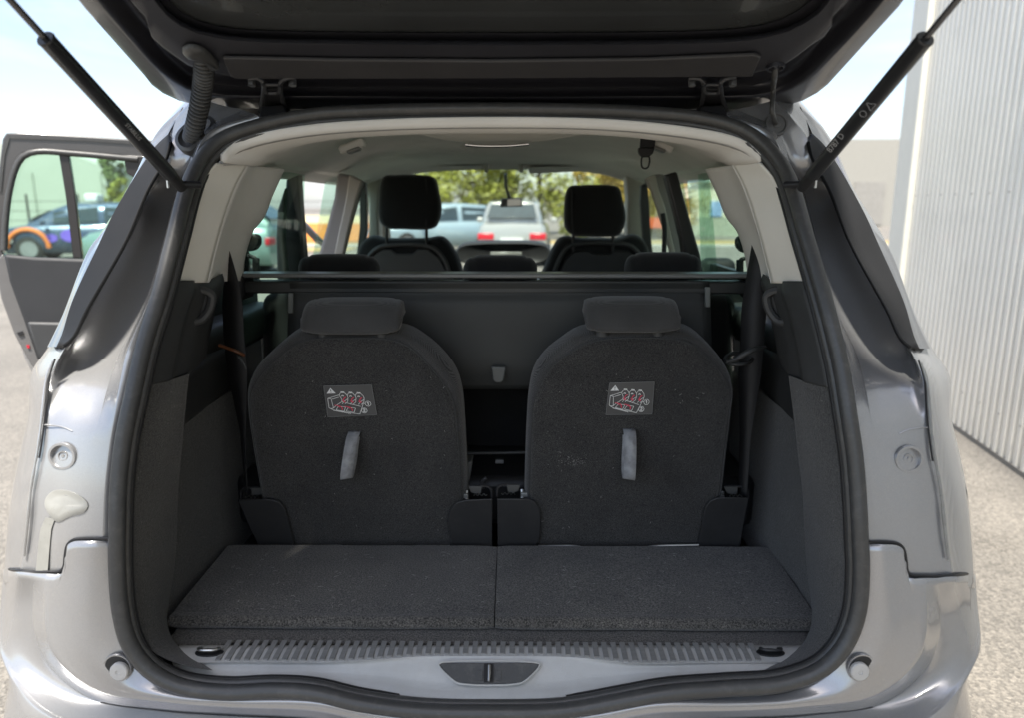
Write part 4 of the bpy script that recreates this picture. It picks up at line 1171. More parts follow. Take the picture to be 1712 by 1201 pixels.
sheet = loft('cover_sheet', sc_, COVERMAT, cover, n=40, across=4)
solid(sheet, .003, 0)
gpts = [PY(x, y, .566) for x, y in ((821, 614), (846, 614), (842, 637), (837, 641), (829, 641), (824, 637))]
prism('cover_grip', gpts, (0, .010, 0), mat('grip_plastic', (.10, .105, .10), .45), cover, .003, 3)
for k, (x, y) in enumerate(((486, 507), (1184, 497))):
    prism('cover_tab', [PY(x - 5, y - 17, .572), PY(x + 4, y - 17, .572), PY(x + 4, y + 17, .572), PY(x - 5, y + 17, .572)], (0, .008, 0), mat('tab_plastic', (.16, .17, .16), .5), cover, .002)
for k, (x, sg) in enumerate(((405, -1), (1255, 1))):
    box('cassette_end', PY(x - sg * -2, 478, .61), (.035, .085, .06), PLASTIC_D, cover, .012, None, 3)

# ---- second row: seat backs, head restraints
for k, (xa, xb_) in enumerate(((-.62, -.215), (-.205, .205), (.215, .62))):
    o = box('second_row_backrest', ((xa + xb_) / 2, .86, .86), (xb_ - xa, .12, .58), FABRIC_D, car, .035, Matrix.Rotation(R(-10), 3, 'X'), 4)
    hx0, hx1, hy = ((500, 635, 424), (775, 898, 426), (1044, 1171, 421))[k]
    a_ = PY(hx0, hy + 30, .80); b_ = PY(hx1, hy + 30, .80); zt = PY(hx0, hy, .80).z
    vs = []; nx, nn = 30, 24
    for i in range(nx):
        s = i / (nx - 1); u = 2 * s - 1
        e = max(.02, (1 - abs(u) ** 5)) ** .5
        c = a_.lerp(b_, s); c.z = zt - .075
        for j in range(nn):
            t = 2 * math.pi * j / nn
            cz, cy = math.sin(t), math.cos(t)
            cz = math.copysign(abs(cz) ** .6, cz); cy = math.copysign(abs(cy) ** .7, cy)
            gv = 1 - .05 * math.exp(-((s - .13) / .02) ** 2) - .05 * math.exp(-((s - .87) / .02) ** 2)
            vs.append(c + Vector((0, cy * .045 * e * gv, cz * .075 * (.55 + .45 * e) * gv)))
    mesh_obj('head_restraint', vs, grid_faces(nx, nn, True) + [tuple(range(nn)), tuple((nx - 1) * nn + j for j in range(nn))], FABRIC_D, o, angle=80)
# under-floor clutter seen between the third-row seats
box('second_row_seat_base', (0, .70, .70), (1.2, .30, .12), PLASTIC_D, car, .02)
tube('cross_bar', [PY(768, 759, .60), PY(885, 757, .60)], .004, PLASTIC, car, 8)
for k, (x, y) in enumerate(((741, 770), (852, 772))):
    tube('seat_anchor_loop', catmull([PY(x + 66 - (k * 20), 818, .53), PY(x + 66 - k * 20, 805, .53), PY(x + 72 - k * 20, 800, .53)], 12), .004, mat('anchor_grey', (.12, .12, .12), .4, metal=.5), car, 8)
prism('seat_side_cover', [PY(x, y, .54) for x, y in ((776, 775), (790, 772), (786, 800), (781, 818), (777, 815))], (0, .05, 0), mat('side_cover_grey', (.11, .11, .105), .6), car, .003)
prism('floor_panel_clip', [PY(x, y, .58) for x, y in ((828, 770), (842, 770), (842, 776), (828, 776))], (0, .01, 0), mat('clip_grey', (.12, .12, .12), .5), car, .001)

# ---- seat belts of the third row and the fixings of the second row
def ribbon(name, pts, ws, m, parent, th=.0014):
    P = catmull(pts, 40); vs = []
    for i, p in enumerate(P):
        s = i / 39 * (len(ws) - 1); j = min(int(s), len(ws) - 2); w = ws[j] + (ws[j + 1] - ws[j]) * (s - j)
        vs += [p + Vector((-w, .012, 0)), p + Vector((w, -.012, 0))]
    o = mesh_obj(name, vs, grid_faces(40, 2), m, parent); solid(o, th, 0); return o
bl_ = ribbon('seat_belt', [PY(374, 396, .50), PY(386, 470, .49), PY(391, 560, .48), PY(404, 700, .47), PY(412, 830, .47)], [.008, .026, .026, .010, .006], WEBBING, car)
br_ = ribbon('seat_belt', [PY(1267, 408, .50), PY(1262, 480, .49), PY(1258, 560, .48), PY(1248, 700, .47), PY(1241, 830, .47)], [.008, .022, .020, .008, .006], WEBBING, car)
tube('belt_guide', catmull([PY(1280, 580, .42), PY(1262, 584, .41), PY(1245, 592, .41), PY(1228, 602, .42), PY(1215, 606, .43)], 20), [.003 + .0035 * math.sin(i / 19 * math.pi) for i in range(20)], PLASTIC, br_, 8)
tube('cup_rim', catmull([PY(1212, 600, .47), PY(1230, 590, .50), PY(1252, 592, .50), PY(1256, 604, .46), PY(1238, 610, .44), PY(1218, 608, .45)], 30, True), .004, PLASTIC, car, 8, True)
tube('belt_guide', catmull([PY(366, 577, .42), PY(380, 582, .42), PY(396, 588, .42), PY(408, 594, .43)], 16), .0035, mat('amber_plastic', (.10, .035, .012), .35), bl_, 8)
tube('belt_guide', catmull([PY(398, 596, .43), PY(406, 606, .43), PY(412, 618, .43)], 12), .003, PLASTIC, bl_, 8)
for k, (x, y) in enumerate(((418, 405), (1247, 408))):
    sg = 1 if k == 0 else -1
    o = prism('belt_anchor', [PY(x + sg * dx, y + dy, .78) for dx, dy in ((-2, -14), (8, -14), (14, -8), (14, 4), (6, 14), (-6, 16), (-10, 6))], (0, .03, 0), PLASTIC_D, car, .006, 3)
    tube('anchor_loop', catmull([PY(x + sg * -8, y + 8, .775), PY(x + sg * -2, y + 22, .77), PY(x + sg * 8, y + 26, .77), PY(x + sg * 12, y + 34, .77)], 16), .005, PLASTIC, o, 8)
    tube('anchor_belt', [PY(x + sg * 10, y + 26, .775), PY(x + sg * 10, y + 62, .775)], .009, WEBBING, o, 8)
    tube('anchor_belt', [PY(x + sg * -8, y + 20, .79), PY(x + sg * -9, y + 62, .79)], .010, WEBBING, o, 8)
# door armrest and grab pieces glimpsed below the cover
prism('door_armrest', [PY(x, y, 1.05) for x, y in ((428, 512), (445, 508), (462, 500), (470, 492), (474, 497), (465, 512), (452, 520), (430, 524))], (0, .3, 0), mat('armrest_grey', (.20, .21, .20), .5), car, .01)
prism('door_armrest', [PY(x, y, 1.05) for x, y in ((1188, 492), (1206, 492), (1230, 506), (1232, 514), (1210, 508), (1192, 500))], (0, .3, 0), MAT['armrest_grey'], car, .008)
prism('door_switch_panel', [PY(x, y, 1.0) for x, y in ((404, 545), (417, 540), (418, 547), (405, 552))], (0, .02, 0), MAT['armrest_grey'], car, .001)

# ---- side structure: window frames, pillars, glass
def pil(name, pts, Y, depth, m, bev=.006):
    return prism(name, [PY(x, y, Y) for x, y in pts], (0, depth, 0), m, car, bev, 3)
DKFRAME = mat('dark_window_frame', (.022, .020, .020), .4, coat=.2)
GREYFR = mat('grey_pillar_cloth', (.30, .285, .27), .8, var=.05)
PALEFR = mat('pale_pillar_plastic', (.50, .47, .41), .6, var=.04)
# left side
pil('door_frame', [(478, 300), (497, 281), (500, 330), (507, 420), (512, 470), (474, 470), (471, 400)], 1.10, .05, DKFRAME)
pil('door_frame_seal', [(463, 352), (476, 312), (474, 400), (480, 470), (463, 470), (461, 400)], 1.04, .03, mat('frame_grey', (.17, .16, .15), .5))
pil('b_pillar', [(563, 288), (585, 292), (606, 303), (597, 330), (585, 372), (572, 425), (566, 470), (528, 470), (532, 425), (545, 380), (558, 330)], 1.42, .06, GREYFR, .012)
pil('b_pillar_cover', [(583, 291), (605, 302), (596, 332), (584, 378), (574, 425), (558, 425), (566, 385), (577, 335)], 1.39, .03, PALEFR, .006)
pil('door_frame', [(500, 362), (504, 366), (530, 394), (540, 404), (538, 412), (526, 404), (503, 380)], 1.9, .03, DKFRAME, .004)
pil('a_pillar', [(607, 302), (640, 292), (636, 310), (632, 350), (634, 400), (638, 425), (612, 425), (616, 380), (616, 335)], 2.05, .10, PALEFR, .01)
pil('door_seal', [(600, 300), (611, 306), (613, 340), (613, 385), (606, 425), (596, 425), (601, 380), (601, 335)], 1.95, .04, DKFRAME, .004)
# right side
pil('door_frame', [(1112, 292), (1132, 286), (1141, 320), (1158, 380), (1171, 425), (1178, 470), (1150, 470), (1140, 400), (1124, 335)], 1.10, .05, DKFRAME)
pil('b_pillar', [(1079, 298), (1098, 291), (1112, 290), (1122, 330), (1136, 380), (1144, 425), (1150, 470), (1128, 470), (1120, 400), (1104, 340)], 1.42, .06, GREYFR, .012)
pil('b_pillar_cover', [(1080, 298), (1096, 292), (1102, 318), (1112, 345), (1122, 390), (1130, 425), (1122, 425), (1112, 390), (1098, 345), (1090, 320)], 1.39, .03, PALEFR, .004)
pil('a_pillar', [(1046, 292), (1076, 300), (1074, 335), (1076, 380), (1079, 425), (1052, 425), (1048, 380), (1050, 330)], 2.05, .10, PALEFR, .01)
pil('door_seal', [(1072, 310), (1082, 304), (1086, 340), (1088, 390), (1092, 425), (1078, 425), (1074, 380), (1071, 340)], 1.95, .04, DKFRAME, .004)
tube('front_belt', catmull([PY(1108, 356, 1.36), PY(1111, 380, 1.36), PY(1110, 425, 1.36)], 12), .008, WEBBING, car, 8)
# window glass
def pane(name, pts, m=CLEAR, th=.004, parent=None):
    n_ = (pts[1] - pts[0]).cross(pts[2] - pts[0]).normalized()
    return prism(name, pts, n_ * th, m, parent or car, smooth=False)
for s in (-1, 1):
    pane('quarter_window', [Vector((s * .60, .60, 1.05)), Vector((s * .60, 1.12, 1.05)), Vector((s * .565, 1.12, 1.46)), Vector((s * .54, .64, 1.46))])
pane('door_window', [Vector((.66, 1.15, 1.05)), Vector((.66, 1.42, 1.05)), Vector((.60, 1.42, 1.47)), Vector((.60, 1.15, 1.47))])
for s in (-1, 1):
    pane('front_door_window', [Vector((s * .70, 1.50, 1.03)), Vector((s * .72, 2.7, 1.03)), Vector((s * .60, 2.1, 1.47)), Vector((s * .60, 1.50, 1.47))])
ws = pane('windscreen', [Vector((-.70, 3.15, 1.00)), Vector((.70, 3.15, 1.00)), Vector((.54, 2.18, 1.53)), Vector((-.54, 2.18, 1.53))], WSCREEN, .005)
for s in (-1, 1):
    vs, fs = tube_data([Vector((s * .555, 2.18, 1.50)), Vector((s * .63, 2.65, 1.27)), Vector((s * .72, 3.2, .98))], [.035, .038, .04], 8)
    mesh_obj('windscreen_post', vs, fs, PALEFR, car)
# body sides below the windows, floor, bonnet: closes the cabin
for s in (-1, 1):
    dr = [[Vector((s * .70, y, 1.04)) for y in (.62, 1.5, 2.7, 3.2)], [Vector((s * .86, y, .95)) for y in (.62, 1.5, 2.7, 3.2)], [Vector((s * .90, y, .70)) for y in (.62, 1.5, 2.7, 3.2)], [Vector((s * .87, y, .30)) for y in (.62, 1.5, 2.7, 3.2)]]
    if s == 1:
        loft('body_side', dr, PAINT, car, n=20, across=3)
    else:   # the left rear door stands open: only the parts before and behind it
        loft('body_side', [[v for v in c if v.y > 1.4] for c in dr], PAINT, car, n=20, across=3)
        loft('sill_panel', [[Vector((-.86, .62, .42)), Vector((-.86, 1.5, .42))], [Vector((-.87, .62, .30)), Vector((-.87, 1.5, .30))]], PAINT, car, n=10, across=2)
for s in (-1, 1):
    wing = [[Vector((s * .72, .30, 1.06)), Vector((s * .71, .62, 1.04))], [Vector((s * .80, .18, .95)), Vector((s * .86, .62, .95))], [Vector((s * .85, .30, .70)), Vector((s * .90, .62, .70))], [Vector((s * .84, .35, .30)), Vector((s * .87, .62, .30))]]
    loft('rear_wing', wing, PAINT, car, n=10, across=3)
box('cabin_floor', (0, 1.9, .42), (1.6, 2.6, .03), PLASTIC_D, car)
bon = [[Vector((x, 3.15, .99 - .05 * abs(x))) for x in (-.74, 0, .74)], [Vector((x, 3.7, .95 - .05 * abs(x))) for x in (-.76, 0, .76)], [Vector((x, 4.2, .82 - .05 * abs(x))) for x in (-.74, 0, .74)], [Vector((x, 4.45, .55)) for x in (-.7, 0, .7)], [Vector((x, 4.5, .25)) for x in (-.68, 0, .68)]]
loft('bonnet', bon, PAINT, car, n=20, across=3)
for s in (-1, 1):
    fw = [[Vector((s * .72, 3.1, .97)), Vector((s * .74, 3.9, .89)), Vector((s * .70, 4.45, .55))], [Vector((s * .90, 3.1, .85)), Vector((s * .90, 3.9, .75)), Vector((s * .74, 4.45, .50))], [Vector((s * .88, 3.1, .30)), Vector((s * .88, 3.9, .30)), Vector((s * .70, 4.48, .25))]]
    loft('front_wing', fw, PAINT, car, n=20, across=3)
TYRE = mat('tyre_rubber', (.02, .02, .02), .8, bump=.2, bscale=120)
RIM = mat('alloy_rim', (.45, .45, .46), .3, metal=.9)
for s in (-1, 1):
    for y in (.95, 3.75):
        c = Vector((s * .80, y, .33))
        vs, fs = tube_data([c + Vector((s * d_, 0, 0)) for d_ in (-.10, -.09, .09, .10)], [.28, .33, .33, .28], 32)
        w = mesh_obj('wheel', vs, fs, TYRE, car)
        vs, fs = tube_data([c + Vector((s * d_, 0, 0)) for d_ in (.06, .104)], [.22, .215], 24)
        mesh_obj('rim', vs, fs, RIM, w)
    m_ = [Vector((s * .93, 2.45, 1.05))]
    vs, fs = [], []
    c = Vector((s * .97, 2.35, 1.07))
    box('door_mirror', c, (.17, .10, .14), GLOSSBLACK if s == 1 else PAINT, car, .045, None, 4)

# ---- front seats
def front_seat(hp, bp, top_y):
    Yh = 1.66
    (x0_, x1_, y0_, y1_) = hp
    hdl = [(x0_ + 8, y0_ + 3), (x0_ + 30, y0_), ((x0_ + x1_) / 2, y0_ - 1), (x1_ - 30, y0_), (x1_ - 12, y0_ + 4), (x1_ - 4, y0_ + 30), (x1_, y0_ + 56), (x1_ - 4, y1_ - 14), (x1_ - 12, y1_ - 2), (x0_ + 40, y1_), (x0_ + 14, y1_ - 2), (x0_ + 3, y1_ - 12), (x0_, y0_ + 50)]
    bo_ = catmull([PY(x, y, Yh + .05) for x, y in bp], 80, True)
    seat = cushion('front_seat_backrest', bo_, (0, -1, 0), [(.0, -.10), (-.006, -.05), (.0, .0), (.008, .012), (.018, .016)], FABRIC_D, car)
    h3 = catmull([PY(x, y, Yh) for x, y in hdl], 70, True)
    cushion('front_head_restraint', h3, (0, -1, 0), [(.012, -.09), (.0, -.06), (0, -.01), (.006, .008), (.016, .014)], FABRIC_D, seat, dome=-.01)
    sm = [PY(x, y, Yh - .016) for x, y in (((x1_ - 24, y0_ + 6), (x1_ - 22, y0_ + 45), (x1_ - 24, y1_ - 6)) if x0_ < 800 else ((x0_ + 12, y0_ + 8), (x0_ + 12, y0_ + 45), (x0_ + 14, y1_ - 6)))]
    tube('restraint_seam', catmull(sm, 16), .0022, mat('seam_grey', (.05, .05, .05), .8), seat, 6)
    for fx in (.14, .78):
        xx = x0_ + (x1_ - x0_) * fx
        tube('restraint_post', [PY(xx, y1_ - 8, Yh + .02), PY(xx, y1_ + 26, Yh + .03)], .006, DKMETAL, seat, 8)
    return seat
fsl = front_seat((632, 736, 292, 383), [(598, 420), (606, 404), (622, 396), (640, 400), (680, 401), (716, 400), (736, 397), (746, 404), (760, 425), (772, 460), (776, 520), (690, 530), (590, 520), (588, 460)], 395)
fsr = front_seat((944, 1047, 309, 395), [(916, 440), (926, 416), (938, 399), (950, 397), (964, 400), (1000, 401), (1040, 400), (1056, 394), (1072, 398), (1084, 416), (1090, 450), (1094, 520), (1000, 530), (900, 520), (904, 470)], 395)
PANELG = mat('seatback_panel_plastic', (.075, .073, .07), .5, bump=.2, bscale=700)
for seat, pp, ar in ((fsl, [(620, 428), (640, 416), (654, 416), (662, 424), (690, 424), (698, 416), (716, 416), (736, 432), (750, 460), (750, 520), (610, 520), (608, 460)], [(604, 470), (612, 436), (632, 414), (660, 409), (700, 409), (724, 414), (742, 432), (756, 470)]),
                     (fsr, [(946, 432), (960, 420), (984, 418), (992, 424), (1020, 424), (1028, 418), (1052, 420), (1066, 434), (1074, 460), (1074, 520), (936, 520), (934, 460)], [(922, 470), (934, 436), (950, 412), (980, 406), (1020, 406), (1050, 409), (1064, 418), (1076, 440)])):
    prism('seatback_panel', [PY(x, y, 1.685) for x, y in pp], (0, .02, 0), PANELG if seat is fsl else mat('seatback_panel_dark', (.025, .025, .025), .5), seat, .006)
    tube('seatback_piping', catmull([PY(x, y, 1.685) for x, y in ar], 40), .008, PANELG if seat is fsl else mat('piping_dark', (.05, .05, .05), .5), seat, 8)

# ---- dashboard, mirror, visors
dash = [[Vector((x, 2.55, .93)) for x in (-.68, 0, .68)], [Vector((x, 2.70, .985)) for x in (-.68, 0, .68)], [Vector((x, 3.1, .99)) for x in (-.70, 0, .70)]]
dsh = loft('dashboard', [[v + Vector((0, 0, -.3)) for v in dash[0]]] + dash, PLASTIC_D, car, n=30, across=3)
hood = catmull([PY(x, y, 2.50) for x, y in ((762, 418), (772, 409), (800, 405), (845, 404), (890, 405), (914, 410), (921, 424), (914, 436), (890, 442), (790, 442), (768, 436))], 50, True)
bn = cushion('instrument_binnacle', hood, (0, -1, 0), [(0, -.14), (-.004, -.10), (0, -.01), (.008, .0)], PLASTIC_D, dsh, dome=.02)
box('display_strip', PY(846, 424, 2.47), (.15, .01, .018), mat('display_glass', (.32, .32, .30), .2), dsh, .003)
mirror = prism('interior_mirror', [PY(x, y, 2.30) for x, y in ((838, 331), (872, 330), (874, 345), (836, 346))], (0, .03, 0), mat('mirror_housing', (.16, .16, .155), .4), car, .006, 3)
prism('mirror_glass', [PY(x, y, 2.296) for x, y in ((849, 333), (870, 332), (871, 343), (848, 344))], (0, .002, 0), mat('mirror_silver', (.25, .26, .25), .1, metal=.9), mirror)
tube('mirror_stem', catmull([PY(845, 290, 2.24), PY(846, 310, 2.26), PY(852, 331, 2.31)], 12), .007, MAT['mirror_housing'], mirror, 8)
prism('sensor_pod', [PY(x, y, 2.28) for x, y in ((838, 285), (855, 285), (866, 322), (828, 322))], (0, .02, 0), glass('pod_smoke', (.75, .75, .72)), car, .004)
for k, (xa, xb_) in enumerate(((640, 806), (884, 1046))):
    o = prism('sun_visor', [PY(xa, 279, 2.10), PY(xb_, 276, 2.10), PY(xb_, 283, 2.16), PY(xa + (4 if k == 0 else 0), 290, 2.16)], (0, .06, .006), LINER, car, .006, 3)
for x in (813, 871):
    tube('visor_clip', [PY(x, 271, 2.12), PY(x, 287, 2.14)], [.012, .008], PALEFR, car, 8)

# ---- open rear side door
DP = Vector((-.90, 1.62, 0)); DE = Vector((-1.70, 1.30, 0))
dd = (DE - DP).normalized(); DN = Vector((dd.y, -dd.x, 0))       # out of the inner face, towards the camera side
if DN.y > 0: DN = -DN
def PD(px, py, d=0.0): return PP(px, py, DP + DN * d, DN)
fo = [(4, 232), (10, 222), (40, 221), (140, 227), (260, 235), (340, 240), (345, 268), (230, 262), (120, 252), (60, 249), (38, 256), (24, 275), (12, 320), (6, 370), (4, 420), (14, 440), (12, 456), (-4, 440), (-8, 380), (-4, 300)]
door = prism('rear_door', [PD(x, y) for x, y in fo], -DN * .05, mat('door_frame_paint', (.05, .047, .048), .3, coat=.8), car, .004)
prism('door_seal_strip', [PD(x, y, .004) for x, y in ((14, 226), (140, 231), (260, 239), (340, 244), (340, 247), (260, 243), (140, 235), (16, 231), (8, 260), (2, 320), (-2, 320), (2, 260))], -DN * .006, RUBBER, door)
inn_ = catmull([PD(x, y, .006) for x, y in ((230, 266), (120, 256), (62, 253), (40, 260), (27, 278), (15, 322), (9, 372), (7, 418))], 30)
tube('window_channel', inn_, .010, RUBBER, door, 8)
prism('window_divider', [PD(x, y, .004) for x, y in ((97, 250), (114, 252), (126, 330), (138, 432), (122, 432), (110, 330))], -DN * .03, DKFRAME, door, .003)
prism('window_divider', [PD(x, y, .002) for x, y in ((206, 258), (345, 268), (345, 300), (230, 300), (212, 290))], -DN * .03, DKFRAME, door, .003)
pane('door_window', [PD(8, 432, -.02), PD(345, 440, -.02), PD(345, 264, -.02), PD(20, 250, -.02)], CLEAR, .004, door)
tp = [(8, 424), (60, 429), (140, 432), (240, 436), (345, 440), (345, 640), (140, 640), (90, 622), (64, 600), (40, 530), (18, 470)]
prism('door_trim', [PD(x, y, .01) for x, y in tp], DN * .02, mat('door_trim_grey', (.026, .027, .030), .6, bump=.2, bscale=700), door, .012, 3)
prism('door_trim_lower', [PD(x, y, .012) for x, y in ((48, 536), (140, 538), (345, 545), (345, 640), (140, 640), (92, 622), (66, 592))], DN * .03, mat('door_pocket_grey', (.045, .046, .048), .55), door, .008)
ed = [(4, 424), (16, 440), (34, 500), (60, 570), (82, 612), (70, 628), (52, 612), (24, 560), (2, 500), (-10, 440)]
prism('door_edge', [PD(x, y, .004) for x, y in ed], -DN * .04, mat('door_edge_paint', (.13, .127, .127), .35, coat=.6), door, .004)
prism('door_latch', [PD(x, y, .006) for x, y in ((28, 556), (38, 553), (40, 559), (33, 562))], DN * .003, PLASTIC_D, door)
prism('door_reflector', [PD(x, y, .006) for x, y in ((44, 577), (49, 576), (50, 581), (46, 582))], DN * .003, mat('red_reflector', (.5, .02, .04), .3), door)
prism('door_skin', [PD(x, y, -.06) for x, y in ((-8, 440), (345, 450), (345, 650), (70, 660), (40, 600))], -DN * .05, PAINT, door, .01)
# ================================================================== SURROUNDINGS
def asphalt():
    m, t, p = nodes_of('asphalt'); L = t.links.new
    co = N(t, 'ShaderNodeTexCoord')
    a = N(t, 'ShaderNodeTexNoise', Scale=120.0, Detail=6.0, Roughness=.75); L(co.outputs['Object'], a.inputs['Vector'])
    b = N(t, 'ShaderNodeTexNoise', Scale=.8, Detail=6.0); L(co.outputs['Object'], b.inputs['Vector'])
    v = N(t, 'ShaderNodeTexVoronoi', Scale=95.0); L(co.outputs['Object'], v.inputs['Vector'])
    r1 = ramp(t, a.outputs['Fac'], .3, (.10, .093, .082), .7, (.25, .233, .21))
    r2 = ramp(t, b.outputs['Fac'], .3, (.8, .8, .8), .7, (1.15, 1.14, 1.12))
    r3 = ramp(t, v.outputs['Color'], .2, (.75, .75, .75), .9, (1.35, 1.33, 1.3))
    m1 = N(t, 'ShaderNodeMixRGB', blend_type='MULTIPLY'); m1.inputs['Fac'].default_value = 1
    m2 = N(t, 'ShaderNodeMixRGB', blend_type='MULTIPLY'); m2.inputs['Fac'].default_value = 1
    L(r1.outputs['Color'], m1.inputs['Color1']); L(r2.outputs['Color'], m1.inputs['Color2']); L(m1.outputs['Color'], m2.inputs['Color1']); L(r3.outputs['Color'], m2.inputs['Color2'])
    # oil stains and hairline cracks
    s1 = N(t, 'ShaderNodeTexNoise', Scale=.9, Detail=5.0, Roughness=.7); L(co.outputs['Object'], s1.inputs['Vector'])
    s2 = ramp(t, s1.outputs['Fac'], .58, (1, 1, 1), .70, (.82, .81, .80))
    wv = N(t, 'ShaderNodeTexNoise', Scale=2.0, Detail=4.0); L(co.outputs['Object'], wv.inputs['Vector'])
    av = N(t, 'ShaderNodeVectorMath', operation='ADD'); L(co.outputs['Object'], av.inputs[0]); L(wv.outputs['Color'], av.inputs[1])
    ck = N(t, 'ShaderNodeTexVoronoi', Scale=.55, feature='DISTANCE_TO_EDGE'); L(av.outputs[0], ck.inputs['Vector'])
    s3 = ramp(t, ck.outputs['Distance'], .004, (.45, .44, .42), .010, (1, 1, 1))
    m3 = N(t, 'ShaderNodeMixRGB', blend_type='MULTIPLY'); m3.inputs['Fac'].default_value = 1
    m4 = N(t, 'ShaderNodeMixRGB', blend_type='MULTIPLY'); m4.inputs['Fac'].default_value = .12
    L(m2.outputs['Color'], m3.inputs['Color1']); L(s2.outputs['Color'], m3.inputs['Color2'])
    L(m3.outputs['Color'], m4.inputs['Color1']); L(s3.outputs['Color'], m4.inputs['Color2'])
    L(m4.outputs['Color'], p.inputs['Base Color']); p.inputs['Roughness'].default_value = .9
    bu = N(t, 'ShaderNodeBump', Strength=.6, Distance=.006); L(v.outputs['Distance'], bu.inputs['Height']); L(bu.outputs['Normal'], p.inputs['Normal'])
    return m
def sheet_obj(name, pts, z, m):
    o = mesh_obj(name, [Vector((x, y, z)) for x, y in pts], [tuple(range(len(pts)))], m, None, smooth=False)
    return tag(o, kind='structure')
sheet_obj('ground', [(-900, -900), (900, -900), (900, 900), (-900, 900)], 0, asphalt())
DRY = mat('dry_grass', (.34, .25, .11), .95, var=.35, vscale=.6, bump=.8, bscale=30)
sheet_obj('dry_verge', [(-40, 24), (60, 24), (60, 29), (-40, 29)], .02, DRY)
sheet_obj('dry_verge', [(-60, 21.5), (-5.4, 21.5), (-5.4, 23.6), (-60, 23.6)], .02, DRY)
kerb = tag(box('kerb', (10, 23.85, .06), (100, .16, .12), mat('kerb_concrete', (.45, .43, .40), .85, bump=.3, bscale=60), None, .02), kind='structure')

# ---- corrugated metal building beside the car
WB0, WB1 = PZ(1712, 795, 0), PZ(1600, 716, 0)
wd = (WB1 - WB0).normalized()
wn = Vector((-wd.y, wd.x, 0))
if wn.x > 0: wn = -wn
WS = mat('cream_cladding', (.80, .77, .69), .42, var=.05, vscale=2.0, coat=.15)
bld = empty('corrugated_building', WB0, 'cream corrugated metal building standing close beside the car', 'building')
WH = 5.2
# the corner lies where the cladding stops in the picture
def wall_pt(px):
    d = ray(px, 500); d2 = Vector((d.x, d.y)); 
    # CAM + t d = WB0 + s wd
    A = Matrix(((d.x, -wd.x), (d.y, -wd.y))); rhs = Vector((WB0.x - CAM.x, WB0.y - CAM.y))
    t, s = A.inverted() @ rhs
    return s
s_end = wall_pt(1492)
PITCH = .078
pw = PITCH * 12
s = s_end - .28
npan = 0
prof = [(0, 0), (.30, 0), (.42, .026), (.86, .026), (1.0, 0)]
while s > -7.5:
    vs, fs = [], []
    cols_ = []
    for i in range(12):
        for (u, h) in prof[:-1]:
            cols_.append((i * PITCH + u * PITCH, h))
    cols_.append((pw, 0))
    for zz in (.015, WH):
        for (u, h) in cols_:
            vs.append(WB0 + wd * (s - u) + wn * h + Vector((0, 0, zz - WB0.z)))
    k = len(cols_)
    o = mesh_obj('cladding_panel', vs, [(j, j + 1, k + j + 1, k + j) for j in range(k - 1)], WS, bld, smooth=False)
    solid(o, .002, 0)
    s -= pw; npan += 1
sp = []
for zz in (.25, 1.45, 2.65):
    u = s_end - .34
    while u > -4:
        c_ = WB0 + wd * (u + random.uniform(-.002, .002)) + wn * .027 + Vector((0, 0, zz))
        sp.append(tube_data([c_, c_ + wn * .005], .006, 6)); u -= PITCH * 3
tag(mesh_obj('fixing_screws', *join_data(sp), mat('screw_grey', (.35, .34, .32), .5, metal=.4), bld, smooth=False), kind='stuff')
# corner post, downpipe, base strip and the rest of the volume
cp = [WB0 + wd * (s_end + .02) + wn * .07, WB0 + wd * (s_end - .30) + wn * .07, WB0 + wd * (s_end - .30) - wn * .02, WB0 + wd * (s_end + .02) - wn * .02]
prism('corner_post', cp, (0, 0, WH + .1), mat('cream_post', (.72, .70, .62), .5, var=.04), bld, .006)
prism('base_strip', [WB0 + wd * s_end + wn * .03, WB0 - wd * 7.5 + wn * .03, WB0 - wd * 7.5 - wn * .1, WB0 + wd * s_end - wn * .1], (0, 0, .03), mat('dark_base', (.2, .19, .17), .8), bld)
prism('building_core', [WB0 + wd * (s_end - .01) - wn * .03, WB0 - wd * 7.5 - wn * .03, WB0 - wd * 7.5 - wn * 9, WB0 + wd * (s_end - .01) - wn * 9], (0, 0, WH), WS, bld)
# round sign fixed to the cladding at the picture's edge
sc0 = wall_pt(1745)
zc = (PP(1745, 40, WB0, wn)).z
sgn = empty('round_sign', WB0 + wd * sc0 + wn * .045 + Vector((0, 0, zc - WB0.z)), 'round violet-blue sign with white rings on the corrugated wall', 'sign')
def wall_disc(name, r0, r1, h, m):
    c = WB0 + wd * sc0 + wn * (.045 + h) + Vector((0, 0, zc - WB0.z)); vs = []
    for rr in (r1, r0):
        for i in range(48):
            t = 2 * math.pi * i / 48
            vs.append(c + wd * (rr * math.cos(t)) + Vector((0, 0, rr * math.sin(t))))
    o = mesh_obj(name, vs, grid_faces(2, 48, True), m, sgn); solid(o, .006, 0)
SR = .185
wall_disc('sign_face', .0, SR, .0, mat('violet_sign', (.16, .15, .42), .4))
wall_disc('sign_ring', SR * .74, SR * .85, .006, mat('white_sign_ring', (.75, .75, .78), .4, var=.02))
wall_disc('sign_ring', SR * .96, SR * 1.12, .006, MAT['white_sign_ring'])

